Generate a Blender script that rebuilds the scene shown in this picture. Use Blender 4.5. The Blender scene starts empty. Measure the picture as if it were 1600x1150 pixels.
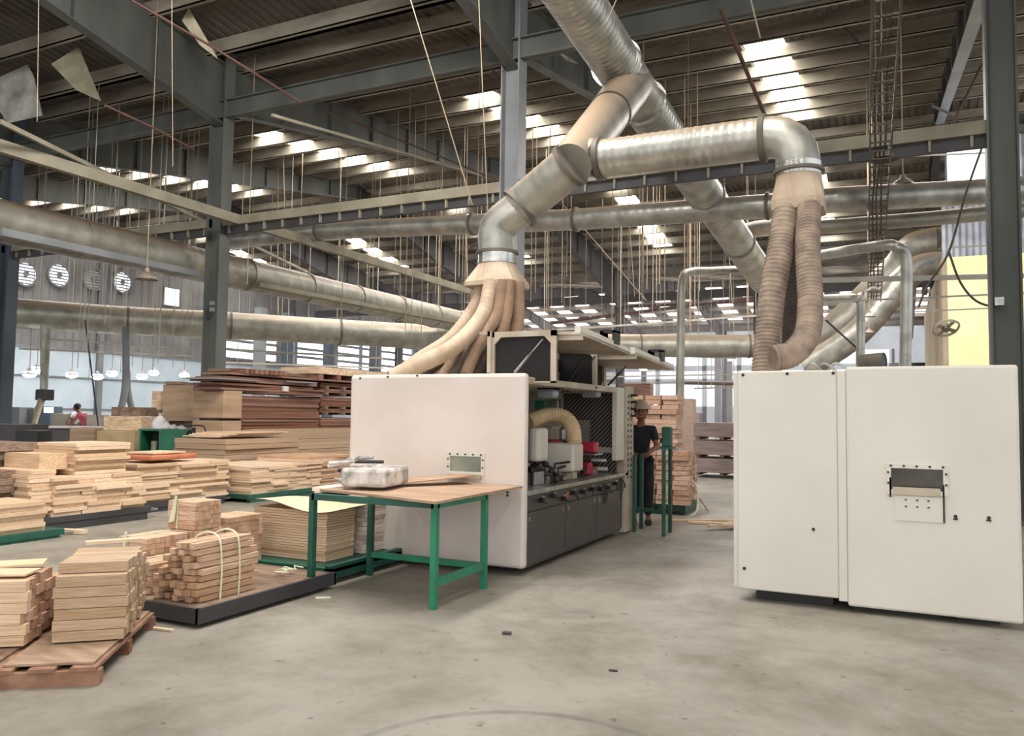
import bpy, math, random
import numpy as np
from mathutils import Vector, Matrix
random.seed(7)
S = bpy.context.scene
COL = S.collection
# ------------------------------------------------------------------ camera
YAW, PIT, ROL, FPX, CH = 0.446632474, 0.0593569135, 0.0137196886, 1242.5, 1.5
_f = np.array([-math.sin(YAW)*math.cos(PIT), math.cos(YAW)*math.cos(PIT), math.sin(PIT)])
_r0 = np.array([math.cos(YAW), math.sin(YAW), 0.0]); _u0 = np.cross(_r0, _f)
_r = _r0*math.cos(ROL)+_u0*math.sin(ROL); _u = -_r0*math.sin(ROL)+_u0*math.cos(ROL)
cd = bpy.data.cameras.new('camera'); cam = bpy.data.objects.new('camera', cd); COL.objects.link(cam)
cd.sensor_width = 36.0; cd.lens = FPX/1600*36.0; cd.clip_end = 400; cd.clip_start = 0.05
cam.matrix_world = Matrix(((_r[0], _u[0], -_f[0], 0), (_r[1], _u[1], -_f[1], 0), (_r[2], _u[2], -_f[2], CH), (0, 0, 0, 1)))
S.camera = cam
# ------------------------------------------------------------------ light and exposure
S.view_settings.view_transform = 'Standard'; S.view_settings.look = 'None'
S.view_settings.gamma = 1.0; S.view_settings.use_curve_mapping = False
S.view_settings.exposure = 0.5
W = bpy.data.worlds.new('World'); S.world = W; W.use_nodes = True
bg = W.node_tree.nodes['Background']; bg.inputs[0].default_value = (0.93, 0.96, 1.0, 1); bg.inputs[1].default_value = 1.0
def area(name, loc, rot, sx, sy, power, col=(1, 1, 1)):
    l = bpy.data.lights.new(name, 'AREA'); l.shape = 'RECTANGLE'; l.size = sx; l.size_y = sy; l.energy = power; l.color = col
    o = bpy.data.objects.new(name, l); COL.objects.link(o); o.location = loc; o.rotation_euler = rot
    return o
R90 = math.pi/2
area('doorway_daylight', (4, -13, 4.5), (R90*1.05, 0, 0), 24, 7, 480, (1.0, 0.95, 0.90))
area('skylight_and_fill_daylight', (-1.4, 5.0, 9.6), (0, 0, 0), 2.2, 8, 340, (1.0, 0.97, 0.92))
area('skylight_and_fill_daylight', (-5.2, 7.0, 9.2), (0, math.radians(40), 0), 2.0, 6, 950, (1.0, 0.97, 0.93))  # tilted fill added to brighten the left board stacks; no skylight opens here
area('skylight_and_fill_daylight', (-2, 24, 9.0), (0, 0, 0), 8, 9, 900, (1.0, 0.95, 0.92))
area('skylight_and_fill_daylight', (-19, 27, 9.0), (0, 0, 0), 14, 9, 900, (1.0, 0.97, 0.95))
area('skylight_and_fill_daylight', (-31, 27, 9.0), (0, 0, 0), 8, 16, 900, (0.93, 0.97, 1.0))
area('skylight_and_fill_daylight', (-12, 52, 9.0), (0, 0, 0), 30, 12, 1600, (1.0, 0.94, 0.92))
area('skylight_and_fill_daylight', (-8, 75, 9.0), (0, 0, 0), 30, 14, 2200, (1.0, 0.97, 0.97))

# ------------------------------------------------------------------ helpers
def at(px, py, **k):
    """the real point seen at photo pixel (px,py) on a plane x=, y=, z= or at camera depth d="""
    d = _r*(px-800)/FPX-_u*(py-575)/FPX+_f
    if 'x' in k: t = k['x']/d[0]
    elif 'y' in k: t = k['y']/d[1]
    elif 'z' in k: t = (k['z']-CH)/d[2]
    else: t = k['d']
    return Vector((d[0]*t, d[1]*t, CH+d[2]*t))
def V(*a): return Vector(a)
def hx(s):
    s = s.lstrip('#'); v = [int(s[i:i+2], 16)/255 for i in (0, 2, 4)]
    return tuple(((x+0.055)/1.055)**2.4 if x > 0.04045 else x/12.92 for x in v)
MATS = {}
def mat(name, c1, c2=None, rough=0.6, metal=0.0, scale=3.0, stretch=(1, 1, 1), bump=0.0, rnd=0.0, emit=0.0, dust=None, detail=4, contrast=(0.35, 0.65), coord='Object', alpha=1.0, trans=0.0, spec=None):
    if name in MATS: return MATS[name]
    m = bpy.data.materials.new(name); m.use_nodes = True; nt = m.node_tree; N = nt.nodes; L = nt.links
    b = N['Principled BSDF']; b.inputs['Roughness'].default_value = rough; b.inputs['Metallic'].default_value = metal
    if spec is not None: b.inputs['Specular IOR Level'].default_value = spec
    c1 = hx(c1) if isinstance(c1, str) else c1; c2 = (hx(c2) if isinstance(c2, str) else c2) or tuple(x*0.85 for x in c1)
    tc = N.new('ShaderNodeTexCoord'); mp = N.new('ShaderNodeMapping'); L.new(tc.outputs[coord], mp.inputs[0])
    mp.inputs['Scale'].default_value = stretch
    nz = N.new('ShaderNodeTexNoise'); nz.inputs['Scale'].default_value = scale; nz.inputs['Detail'].default_value = detail
    oi = N.new('ShaderNodeObjectInfo')
    if rnd:
        va = N.new('ShaderNodeVectorMath'); va.operation = 'ADD'; mu = N.new('ShaderNodeMath'); mu.operation = 'MULTIPLY'; mu.inputs[1].default_value = 37.0
        L.new(oi.outputs['Random'], mu.inputs[0]); L.new(mp.outputs[0], va.inputs[0]); L.new(mu.outputs[0], va.inputs[1]); L.new(va.outputs[0], nz.inputs['Vector'])
    else: L.new(mp.outputs[0], nz.inputs['Vector'])
    cr = N.new('ShaderNodeValToRGB'); cr.color_ramp.elements[0].position = contrast[0]; cr.color_ramp.elements[1].position = contrast[1]
    cr.color_ramp.elements[0].color = (*c2, 1); cr.color_ramp.elements[1].color = (*c1, 1)
    L.new(nz.outputs['Fac'], cr.inputs[0]); out = cr.outputs[0]
    if rnd:
        hs = N.new('ShaderNodeHueSaturation'); mr = N.new('ShaderNodeMapRange'); mr.inputs['To Min'].default_value = 1-rnd; mr.inputs['To Max'].default_value = 1+rnd
        L.new(oi.outputs['Random'], mr.inputs['Value']); L.new(mr.outputs[0], hs.inputs['Value'])
        mr2 = N.new('ShaderNodeMapRange'); mr2.inputs['To Min'].default_value = 1+rnd*0.8; mr2.inputs['To Max'].default_value = 1-rnd*0.8
        L.new(oi.outputs['Random'], mr2.inputs['Value']); L.new(mr2.outputs[0], hs.inputs['Saturation'])
        L.new(out, hs.inputs['Color']); out = hs.outputs[0]
    if dust:
        ge = N.new('ShaderNodeNewGeometry'); sp = N.new('ShaderNodeSeparateXYZ'); L.new(ge.outputs['Normal'], sp.inputs[0])
        md = N.new('ShaderNodeMapRange'); md.inputs['From Min'].default_value = dust[1]; md.inputs['From Max'].default_value = dust[2]; md.inputs['To Max'].default_value = dust[3] if len(dust) > 3 else 1.0
        L.new(sp.outputs['Z'], md.inputs['Value'])
        mx = N.new('ShaderNodeMix'); mx.data_type = 'RGBA'; L.new(md.outputs[0], mx.inputs[0]); L.new(out, mx.inputs[6]); mx.inputs[7].default_value = (*hx(dust[0]), 1); out = mx.outputs[2]
        m1 = N.new('ShaderNodeMath'); m1.operation = 'SUBTRACT'; m1.inputs[0].default_value = 1.0; L.new(md.outputs[0], m1.inputs[1])
        m2 = N.new('ShaderNodeMath'); m2.operation = 'MULTIPLY'; m2.inputs[1].default_value = metal; L.new(m1.outputs[0], m2.inputs[0]); L.new(m2.outputs[0], b.inputs['Metallic'])
    L.new(out, b.inputs['Base Color'])
    if bump:
        bp = N.new('ShaderNodeBump'); bp.inputs['Strength'].default_value = bump; bp.inputs['Distance'].default_value = 0.02; L.new(nz.outputs['Fac'], bp.inputs['Height']); L.new(bp.outputs[0], b.inputs['Normal'])
    if emit: L.new(out, b.inputs['Emission Color']); b.inputs['Emission Strength'].default_value = emit
    if alpha < 1: b.inputs['Alpha'].default_value = alpha
    if trans: b.inputs['Transmission Weight'].default_value = trans
    MATS[name] = m
    return m
M_ = {}
def rot_to(d, up=V(0, 0, 1)):
    d = d.normalized(); s = d.cross(up)
    if s.length < 1e-4: s = d.cross(V(0, 1, 0))
    s.normalize(); u = s.cross(d).normalized()
    return s, u, d
class MB:
    def __init__(s): s.v = []; s.f = []
    def add(s, vs, fs):
        n = len(s.v); s.v += [tuple(v) for v in vs]; s.f += [tuple(i+n for i in f) for f in fs]; return s
    def box(s, a, b):
        x0, x1 = sorted((a[0], b[0])); y0, y1 = sorted((a[1], b[1])); z0, z1 = sorted((a[2], b[2]))
        return s.add([(x0, y0, z0), (x1, y0, z0), (x1, y1, z0), (x0, y1, z0), (x0, y0, z1), (x1, y0, z1), (x1, y1, z1), (x0, y1, z1)],
                     [(0, 3, 2, 1), (4, 5, 6, 7), (0, 1, 5, 4), (1, 2, 6, 5), (2, 3, 7, 6), (3, 0, 4, 7)])
    def obox(s, c, size, rz=0.0, rx=0.0, ry=0.0):
        m = Matrix.Rotation(rz, 3, 'Z') @ Matrix.Rotation(ry, 3, 'Y') @ Matrix.Rotation(rx, 3, 'X'); h = [k/2 for k in size]
        vs = [Vector(c)+m@V(x*h[0], y*h[1], z*h[2]) for z in (-1, 1) for x, y in ((-1, -1), (1, -1), (1, 1), (-1, 1))]
        return s.add(vs, [(0, 3, 2, 1), (4, 5, 6, 7), (0, 1, 5, 4), (1, 2, 6, 5), (2, 3, 7, 6), (3, 0, 4, 7)])
    def bar(s, p, q, w, h, up=V(0, 0, 1), w2=None, h2=None):
        p = Vector(p); q = Vector(q); sd, u, d = rot_to(q-p, up); w2 = w2 or w; h2 = h2 or h
        vs = []
        for c, ww, hh in ((p, w, h), (q, w2, h2)):
            for a, b in ((-1, -1), (1, -1), (1, 1), (-1, 1)): vs.append(c+sd*a*ww/2+u*b*hh/2)
        return s.add(vs, [(3, 2, 1, 0), (4, 5, 6, 7), (0, 1, 5, 4), (1, 2, 6, 5), (2, 3, 7, 6), (3, 0, 4, 7)])
    def tube(s, pts, r, seg=12, rib=None, ribh=0.0, caps=True, r2=None, thick=None):
        pts = [Vector(p) for p in pts]
        if rib:
            out = []; rr = []
            for a, b in zip(pts[:-1], pts[1:]):
                L = (b-a).length; n = max(1, int(round(L/rib)))
                for i in range(n):
                    for t, k in ((0.0, 1), (0.5, 1), (0.75, 1+ribh)):
                        out.append(a.lerp(b, (i+t)/n)); rr.append(k)
            out.append(pts[-1]); rr.append(1)
        else: out = pts; rr = [1]*len(pts)
        # parallel transport
        n = len(out); d0 = (out[1]-out[0]).normalized(); sd, u, _ = rot_to(d0); vs = []
        tot = sum((out[i+1]-out[i]).length for i in range(n-1)) or 1; acc = 0
        for i in range(n):
            d = (out[min(i+1, n-1)]-out[max(i-1, 0)]); d = d.normalized() if d.length > 1e-6 else d0
            u = (u-d*u.dot(d)).normalized(); sd = d.cross(u).normalized(); d0 = d
            if i: acc += (out[i]-out[i-1]).length
            R = (r if r2 is None else r+(r2-r)*acc/tot)*rr[i]
            # miter
            if 0 < i < n-1:
                a = (out[i]-out[i-1]).normalized(); c = max(0.5, a.dot(d)); 
            for j in range(seg):
                t = 2*math.pi*j/seg; vs.append(out[i]+(sd*math.cos(t)+u*math.sin(t))*R)
        fs = [(i*seg+j, i*seg+(j+1) % seg, (i+1)*seg+(j+1) % seg, (i+1)*seg+j) for i in range(n-1) for j in range(seg)]
        if caps: fs += [tuple(range(seg))[::-1], tuple((n-1)*seg+j for j in range(seg))]
        return s.add(vs, fs)
    def ring(s, c, axis, r, w, t=0.03, seg=24):
        a = Vector(axis).normalized(); c = Vector(c)
        return s.tube([c-a*w/2, c+a*w/2], r+t, seg)
    def lathe(s, prof, c, axis=V(0, 0, 1), seg=20):
        sd, u, d = rot_to(Vector(axis)); c = Vector(c); n = len(prof); vs = []
        for r, h in prof:
            for j in range(seg):
                t = 2*math.pi*j/seg; vs.append(c+d*h+(sd*math.cos(t)+u*math.sin(t))*r)
        return s.add(vs, [(i*seg+j, i*seg+(j+1) % seg, (i+1)*seg+(j+1) % seg, (i+1)*seg+j) for i in range(n-1) for j in range(seg)])
    def prism(s, poly, vec):
        n = len(poly); vec = Vector(vec); a = [Vector(p) for p in poly]
        return s.add(a+[p+vec for p in a], [tuple(range(n))[::-1], tuple(range(n, 2*n))]+[(i, (i+1) % n, n+(i+1) % n, n+i) for i in range(n)])
    def quad(s, *p): return s.add(p, [tuple(range(len(p)))])
    def sph(s, c, r, sc=(1, 1, 1), seg=16, ri=10):
        vs = []; fs = []
        for i in range(ri+1):
            a = math.pi*i/ri
            for j in range(seg):
                b = 2*math.pi*j/seg; vs.append((c[0]+r*sc[0]*math.sin(a)*math.cos(b), c[1]+r*sc[1]*math.sin(a)*math.sin(b), c[2]+r*sc[2]*math.cos(a)))
        fs = [(i*seg+j, (i+1)*seg+j, (i+1)*seg+(j+1) % seg, i*seg+(j+1) % seg) for i in range(ri) for j in range(seg)]
        return s.add(vs, fs)
    def build(s, name, m, parent=None, smooth=False, bevel=0.0, kind=None):
        off = Vector((0, 0, 0)); p = parent
        while p is not None: off += p.location; p = p.parent
        o_loc = Vector((0, 0, 0))
        if parent is None:
            a = np.array(s.v); o_loc = Vector(((a[:, 0].min()+a[:, 0].max())/2, (a[:, 1].min()+a[:, 1].max())/2, a[:, 2].min())); off = o_loc
        me = bpy.data.meshes.new(name); me.from_pydata([(v[0]-off[0], v[1]-off[1], v[2]-off[2]) for v in s.v], [], s.f); me.validate(); me.update()
        o = bpy.data.objects.new(name, me); COL.objects.link(o); me.materials.append(m)
        o.parent = parent; o.location = o_loc if parent is None else (0, 0, 0)
        if smooth:
            me.polygons.foreach_set('use_smooth', [True]*len(me.polygons))
            try: me.set_sharp_from_angle(angle=math.radians(40))
            except Exception: pass
        if bevel:
            b = o.modifiers.new('edge', 'BEVEL'); b.width = bevel; b.segments = 2; b.limit_method = 'ANGLE'
        if kind: o['kind'] = kind
        return o
def tag(o, label, cat, group=None, kind=None):
    o['label'] = label; o['category'] = cat
    if group: o['group'] = group
    if kind: o['kind'] = kind
    return o
def thing(name, label, cat, loc=(0, 0, 0), group=None):
    o = bpy.data.objects.new(name, None); COL.objects.link(o); o.location = loc; o.empty_display_size = 0.2
    return tag(o, label, cat, group)
def curve(pts, n=8):
    """Catmull-Rom through the points"""
    p = [Vector(q) for q in pts]; p = [p[0]*2-p[1]]+p+[p[-1]*2-p[-2]]; out = []
    for i in range(1, len(p)-2):
        for k in range(n):
            t = k/n; a, b, c, d = p[i-1], p[i], p[i+1], p[i+2]
            out.append(0.5*((2*b)+(c-a)*t+(2*a-5*b+4*c-d)*t*t+(3*b-a-3*c+d)*t**3))
    out.append(p[-2]); return out
UNIT = {}
def unit_box(m):
    if m.name not in UNIT:
        me = bpy.data.meshes.new('unit_'+m.name); b = MB().box((-.5, -.5, -.5), (.5, .5, .5)); me.from_pydata(b.v, [], b.f); me.materials.append(m); UNIT[m.name] = me
    return UNIT[m.name]
def ubox(name, m, c, size, rz=0.0, parent=None, tilt=0.0):
    """a board: shared unit mesh; the longest side is local x"""
    o = bpy.data.objects.new(name, unit_box(m)); COL.objects.link(o)
    size = list(size)
    if size[1] > size[0]: size[0], size[1] = size[1], size[0]; rz += R90
    off = Vector((0, 0, 0)); p = parent
    while p is not None: off += p.location; p = p.parent
    o.parent = parent; o.location = Vector(c)-off; o.scale = size; o.rotation_euler = (tilt, 0, rz)
    return o

# ------------------------------------------------------------------ materials
concrete = mat('concrete', '#9d978c', '#857f75', rough=0.5, scale=0.5, bump=0.06, detail=9, contrast=(0.3, 0.7))
def floor_mat():
    m = concrete; nt = m.node_tree; N = nt.nodes; L = nt.links; b = N['Principled BSDF']
    base = b.inputs['Base Color'].links[0].from_socket
    tc = N.new('ShaderNodeTexCoord')
    n2 = N.new('ShaderNodeTexNoise'); n2.inputs['Scale'].default_value = 1.3; n2.inputs['Detail'].default_value = 10; n2.inputs['Roughness'].default_value = 0.7; n2.inputs['Distortion'].default_value = 0.2
    L.new(tc.outputs['Object'], n2.inputs['Vector'])
    r = N.new('ShaderNodeValToRGB'); r.color_ramp.elements[0].position = 0.33; r.color_ramp.elements[0].color = (0.50, 0.46, 0.40, 1); r.color_ramp.elements[1].position = 0.58; r.color_ramp.elements[1].color = (1, 1, 1, 1)
    L.new(n2.outputs['Fac'], r.inputs[0])
    mx = N.new('ShaderNodeMix'); mx.data_type = 'RGBA'; mx.blend_type = 'MULTIPLY'; mx.inputs[0].default_value = 0.85
    L.new(base, mx.inputs[6]); L.new(r.outputs[0], mx.inputs[7])
    # small dark specks and scuffs
    n3 = N.new('ShaderNodeTexNoise'); n3.inputs['Scale'].default_value = 9; n3.inputs['Detail'].default_value = 6; L.new(tc.outputs['Object'], n3.inputs['Vector'])
    r3 = N.new('ShaderNodeValToRGB'); r3.color_ramp.elements[0].position = 0.27; r3.color_ramp.elements[0].color = (0.35, 0.32, 0.28, 1); r3.color_ramp.elements[1].position = 0.33; r3.color_ramp.elements[1].color = (1, 1, 1, 1)
    L.new(n3.outputs['Fac'], r3.inputs[0])
    mx2 = N.new('ShaderNodeMix'); mx2.data_type = 'RGBA'; mx2.blend_type = 'MULTIPLY'; mx2.inputs[0].default_value = 0.8
    L.new(mx.outputs[2], mx2.inputs[6]); L.new(r3.outputs[0], mx2.inputs[7]); L.new(mx2.outputs[2], b.inputs['Base Color'])
    # a worn circular tyre mark
    p1, p2, p3 = [at(*p, z=0) for p in ((610, 1137), (800, 1113), (1000, 1148))]
    A_ = np.array([[2*(p2.x-p1.x), 2*(p2.y-p1.y)], [2*(p3.x-p1.x), 2*(p3.y-p1.y)]]); B_ = np.array([p2.x**2+p2.y**2-p1.x**2-p1.y**2, p3.x**2+p3.y**2-p1.x**2-p1.y**2]); cx, cy = np.linalg.solve(A_, B_); rad = math.hypot(p1.x-cx, p1.y-cy)
    ge = N.new('ShaderNodeNewGeometry'); ds = N.new('ShaderNodeVectorMath'); ds.operation = 'DISTANCE'; ds.inputs[1].default_value = (cx, cy, 0); L.new(ge.outputs['Position'], ds.inputs[0])
    sb = N.new('ShaderNodeMath'); sb.operation = 'SUBTRACT'; sb.inputs[1].default_value = rad; L.new(ds.outputs['Value'], sb.inputs[0])
    ab = N.new('ShaderNodeMath'); ab.operation = 'ABSOLUTE'; L.new(sb.outputs[0], ab.inputs[0])
    mr = N.new('ShaderNodeMapRange'); mr.inputs['From Min'].default_value = 0.012; mr.inputs['From Max'].default_value = 0.035; mr.inputs['To Min'].default_value = 0.75; mr.inputs['To Max'].default_value = 0.0; L.new(ab.outputs[0], mr.inputs['Value'])
    mu = N.new('ShaderNodeMath'); mu.operation = 'MULTIPLY'; L.new(mr.outputs[0], mu.inputs[0]); L.new(n3.outputs['Fac'], mu.inputs[1])
    mx3 = N.new('ShaderNodeMix'); mx3.data_type = 'RGBA'; L.new(mu.outputs[0], mx3.inputs[0]); L.new(mx2.outputs[2], mx3.inputs[6]); mx3.inputs[7].default_value = (.06, .065, .06, 1); L.new(mx3.outputs[2], b.inputs['Base Color'])
    rr = N.new('ShaderNodeMapRange'); rr.inputs['To Min'].default_value = 0.62; rr.inputs['To Max'].default_value = 0.36; L.new(n2.outputs['Fac'], rr.inputs['Value']); L.new(rr.outputs[0], b.inputs['Roughness'])
floor_mat()
roofm = mat('roof_sheet', '#6e675d', '#4b453d', rough=0.8, metal=0.0, scale=0.5, detail=6)
purl = mat('dusty_purlin', '#a79f90', '#81776a', rough=0.85, scale=0.7, stretch=(1, 4, 4), detail=5)
skyl = mat('skylight_sheet', (1.0, 0.97, 0.90), (0.95, 0.93, 0.87), rough=0.6, scale=2, emit=14.0)
skyf = mat('skylight_sheet_far', (1.0, 0.93, 0.93), (0.85, 0.78, 0.78), rough=0.6, scale=2, emit=2.2)
winm = mat('bright_window', (0.86, 0.92, 1.0), (0.78, 0.86, 1.0), rough=0.5, scale=2, emit=1.6)
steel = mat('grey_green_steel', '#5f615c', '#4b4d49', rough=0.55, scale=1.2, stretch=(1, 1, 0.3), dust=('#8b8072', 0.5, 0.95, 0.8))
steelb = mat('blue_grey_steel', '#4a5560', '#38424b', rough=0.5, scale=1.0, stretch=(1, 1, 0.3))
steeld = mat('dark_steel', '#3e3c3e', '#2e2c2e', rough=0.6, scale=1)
steell = mat('light_grey_steel', '#7f8283', '#6b6e70', rough=0.5, scale=1.0)
beamt = mat('dusty_beam', '#8f8875', '#77705f', rough=0.7, scale=1.5)
galv = mat('galvanised_duct', '#b9b7ae', '#94928a', rough=0.36, metal=0.65, scale=3, dust=('#b29a80', 0.35, 0.85, 0.95))
galvd = mat('dusty_duct', '#a5a297', '#878479', rough=0.42, metal=0.5, scale=2.5, dust=('#a68f76', 0.3, 0.8, 0.95))
galvs = mat('shiny_collar', '#cfcfca', '#aaaaa5', rough=0.25, metal=0.85, scale=4)
collar = mat('duct_collar', '#6f675d', '#5a534a', rough=0.6, metal=0.3, scale=4)
hoodm = mat('dusty_hood', '#b9a690', '#a28e79', rough=0.75, scale=3)
hosem = mat('cream_hose', '#bba68e', '#a08b74', rough=0.7, scale=4)
hosem2 = mat('brown_hose', '#9c8169', '#7c6350', rough=0.8, scale=4)
hoseg = mat('dusty_grey_hose', '#9a8876', '#75655a', rough=0.85, scale=7, detail=6)
hosed = mat('dark_hose', '#4d423b', '#3a312c', rough=0.85, scale=6)
white = mat('machine_white', '#d2cdc3', '#c9c4b9', rough=0.38, scale=1.2, contrast=(0.3, 0.7))
whitep = mat('machine_white_warm', '#d6cbc3', '#ccc1b8', rough=0.4, scale=1.2)
cream = mat('dusty_cream_metal', '#c4b8a6', '#a89a86', rough=0.6, scale=3)
char = mat('charcoal_metal', '#4b4747', '#413d3d', rough=0.42, scale=2)
black = mat('black_plastic', '#1c1a1b', '#141213', rough=0.5, scale=3)
glassd = mat('dark_glass', '#1e1a1c', '#151214', rough=0.15, scale=2)
alum = mat('worn_aluminium', '#b9b9b6', '#8f8f8c', rough=0.35, metal=0.7, scale=8)
red = mat('red_plastic', '#c3324a', '#a82a3e', rough=0.4, scale=3)
redp = mat('red_oxide_pipe', '#63443b', '#50362f', rough=0.7, scale=3)
green = mat('green_paint', '#2b8a68', '#216c51', rough=0.45, scale=5, contrast=(0.25, 0.75))
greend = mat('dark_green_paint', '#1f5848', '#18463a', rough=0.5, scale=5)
wood = mat('pale_board', '#e2c8aa', '#bd9c7c', rough=0.7, scale=2.2, stretch=(1, 6, 10), rnd=0.13, detail=5)
wood2 = mat('pale_stick', '#d6b596', '#ab866a', rough=0.7, scale=3, stretch=(1, 3, 3), rnd=0.16, detail=4)
ply = mat('plywood', '#b3947a', '#997b63', rough=0.6, scale=2.0, stretch=(1, 5, 1), detail=5)
woodd = mat('dark_stained_board', '#8f6450', '#664435', rough=0.7, scale=2.5, stretch=(1, 5, 8), rnd=0.22, detail=5)
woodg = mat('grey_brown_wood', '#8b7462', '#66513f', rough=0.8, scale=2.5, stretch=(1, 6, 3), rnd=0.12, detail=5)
kraft = mat('tan_sheet_block', '#b0957a', '#987d63', rough=0.8, scale=1.4, stretch=(0.6, 0.6, 6), rnd=0.06, detail=5)
yellow = mat('cream_yellow_wall', '#f3e8b6', '#ecdfa8', rough=0.7, scale=0.8)
tanw = mat('tan_wall', '#a89780', '#95856f', rough=0.8, scale=1)
wallw = mat('pale_blue_wall', '#c6d2da', '#b5c2cb', rough=0.6, scale=0.6)
wallg = mat('grey_cladding', '#7f7c7c', '#6a6767', rough=0.7, scale=0.7)
skin_ = mat('skin', '#8a5a45', '#7a4d3a', rough=0.6, scale=8)
cloth_d = mat('dark_cloth', '#25242b', '#1c1b20', rough=0.9, scale=10)
cloth_w = mat('white_cloth', '#d8d2d2', '#c4bebe', rough=0.9, scale=10)
cloth_p = mat('pink_cloth', '#c8646c', '#b4545c', rough=0.9, scale=10)
hairm = mat('black_hair', '#17130f', '#0e0b09', rough=0.7, scale=10)
orange = mat('orange_sheet', '#bd7350', '#a85c3a', rough=0.7, scale=3)
strapm = mat('pale_strap', '#dfe0c4', '#c9cbae', rough=0.5, scale=5)
plast = mat('clear_wrap', '#d8d2ca', '#8f8a86', rough=0.25, scale=6, detail=6, contrast=(0.4, 0.6))
lampm = mat('lamp_shade', '#9a8f82', '#857a6d', rough=0.5, metal=0.3, scale=4)
lampe = mat('lit_lamp', (0.92, 0.96, 1.0), (0.9, 0.95, 1.0), rough=0.5, scale=2, emit=30.0)
wirem = mat('pale_wire', '#a8957c', '#94826b', rough=0.7, scale=2)
wiref = mat('light_conduit', '#b9b2a6', '#a09a8e', rough=0.6, scale=2)

# ------------------------------------------------------------------ setting
XL, XR, YN, YF = -40.0, 14.0, -12.0, 92.0
MB().box((XL, YN-10, -0.2), (XR, YF+30, 0)).build('floor', concrete, kind='structure')
ZV, ZR = 10.2, 12.45
VAL = [-18, 14, 46, 78, 110]; RID = [-2, 30, 62, 94]
def roof_z(y):
    k = min(range(len(RID)), key=lambda i: abs(RID[i]-y)); return ZR-abs(RID[k]-y)*(ZR-ZV)/16-.02
def slope(name, ya, za, yb, zb, strips, sm, sk, npur=10, far=False):
    """one roof slope from (ya,za) to (yb,zb): corrugated sheet, skylight strips, purlins"""
    b = MB(); holes = sorted(strips); pitch = 0.26 if not far else 0.5
    y = lambda t: ya+(yb-ya)*t
    z = lambda t: za+(zb-za)*t
    t0, t1 = sk
    def sheet(x0, x1, ta, tb):
        n = max(1, int((x1-x0)/pitch)); xs = []; d = 0.045 if not far else 0.06
        for i in range(n):
            p = (x1-x0)/n; x = x0+i*p
            xs += [(x, 0), (x+p*0.55, 0), (x+p*0.68, d), (x+p*0.87, d)]
        xs.append((x1, 0)); k = len(b.v)
        for t in (ta, tb):
            b.v += [(x, y(t), z(t)+h) for x, h in xs]
        m = len(xs); b.f += [(k+i, k+i+1, k+m+i+1, k+m+i) for i in range(m-1)]
    sheet(XL, XR, 0, t0); sheet(XL, XR, t1, 1)
    px = XL
    for c, w in holes:
        if c-w/2 > px: sheet(px, c-w/2, t0, t1)
        px = c+w/2
    sheet(px, XR, t0, t1)
    for t in (0, t0, t1, 1):
        b.box((XL, y(t)-.12, z(t)+.0), (XR, y(t)+.12, z(t)+.07))
    o = b.build(name, roofm, kind='structure')
    for c, w in holes:
        q = MB(); q.box((c-w/2-0.04, 0, -0.01), (c+w/2+0.04, 1, 0.02))
        q.v = [(v[0], y(t0)+(y(t1)-y(t0))*v[1], z(t0)+(z(t1)-z(t0))*v[1]+0.03+v[2]) for v in q.v]
        q.build('skylight', sm, o)
    for i in range(npur):
        t = (i+0.35)/npur; yy = y(t); zz = z(t)-0.14
        q = MB(); q.box((XL, yy-0.02, zz-0.22), (XR, yy+0.02, zz+0.11)); q.box((XL, yy-0.02, zz-0.22), (XR, yy+0.10, zz-0.205)); q.build('purlin', purl, o)
    return o
near_s = [(5.4, .95), (-2.85, .95), (-11.1, .95), (-19.5, .95), (-27.9, .95), (-36.9, .95)]
far_s = [(-38+2.5*i, 1.3) for i in range(20)]
slope('ceiling', -18, ZV, -2, ZR, near_s, skyl, (0.35, 0.9))
slope('ceiling', 14, ZV, -2, ZR, near_s[:2], skyl, (0.75, 0.97))
slope('ceiling', 14, ZV, 30, ZR, near_s, skyl, (0.385, 0.985))
slope('ceiling', 46, ZV, 30, ZR, near_s, skyl, (0.24, 0.76))
slope('ceiling', 46, ZV, 62, ZR, far_s, skyf, (0.15, 0.9), 7, True)
slope('ceiling', 78, ZV, 62, ZR, far_s, skyf, (0.15, 0.85), 7, True)
slope('ceiling', 78, ZV, 94, ZR, far_s, skyf, (0.2, 0.9), 6, True)
# left side wall: smooth pale wall with corrugated cladding above
lw = MB().box((XL-0.2, -2, 0), (XL, YF, 4.7)).build('wall_left', wallw, kind='structure')
b = MB()
n = 200
for i in range(n):
    y0 = -2+(YF+2)*i/n; p = (YF+2)/n
    b.quad((XL, y0, 4.7), (XL, y0+p*.6, 4.7), (XL, y0+p*.6, 12.6), (XL, y0, 12.6)); b.quad((XL, y0+p*.6, 4.7), (XL-.05, y0+p*.8, 4.7), (XL-.05, y0+p*.8, 12.6), (XL, y0+p*.6, 12.6)); b.quad((XL-.05, y0+p*.8, 4.7), (XL, y0+p, 4.7), (XL, y0+p, 12.6), (XL-.05, y0+p*.8, 12.6))
b.build('cladding', wallg, lw)
for zz in (1.45, 3.15, 4.65):
    MB().box((XL, -2, zz), (XL+0.06, YF, zz+0.10)).build('wall_rail', steell, lw)
for i in range(9):
    yy = 14+8*i
    if 20 < yy < YF: MB().box((XL, yy-.15, 0), (XL+.25, yy+.15, 10)).build('wall_post', steell, lw)
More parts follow.
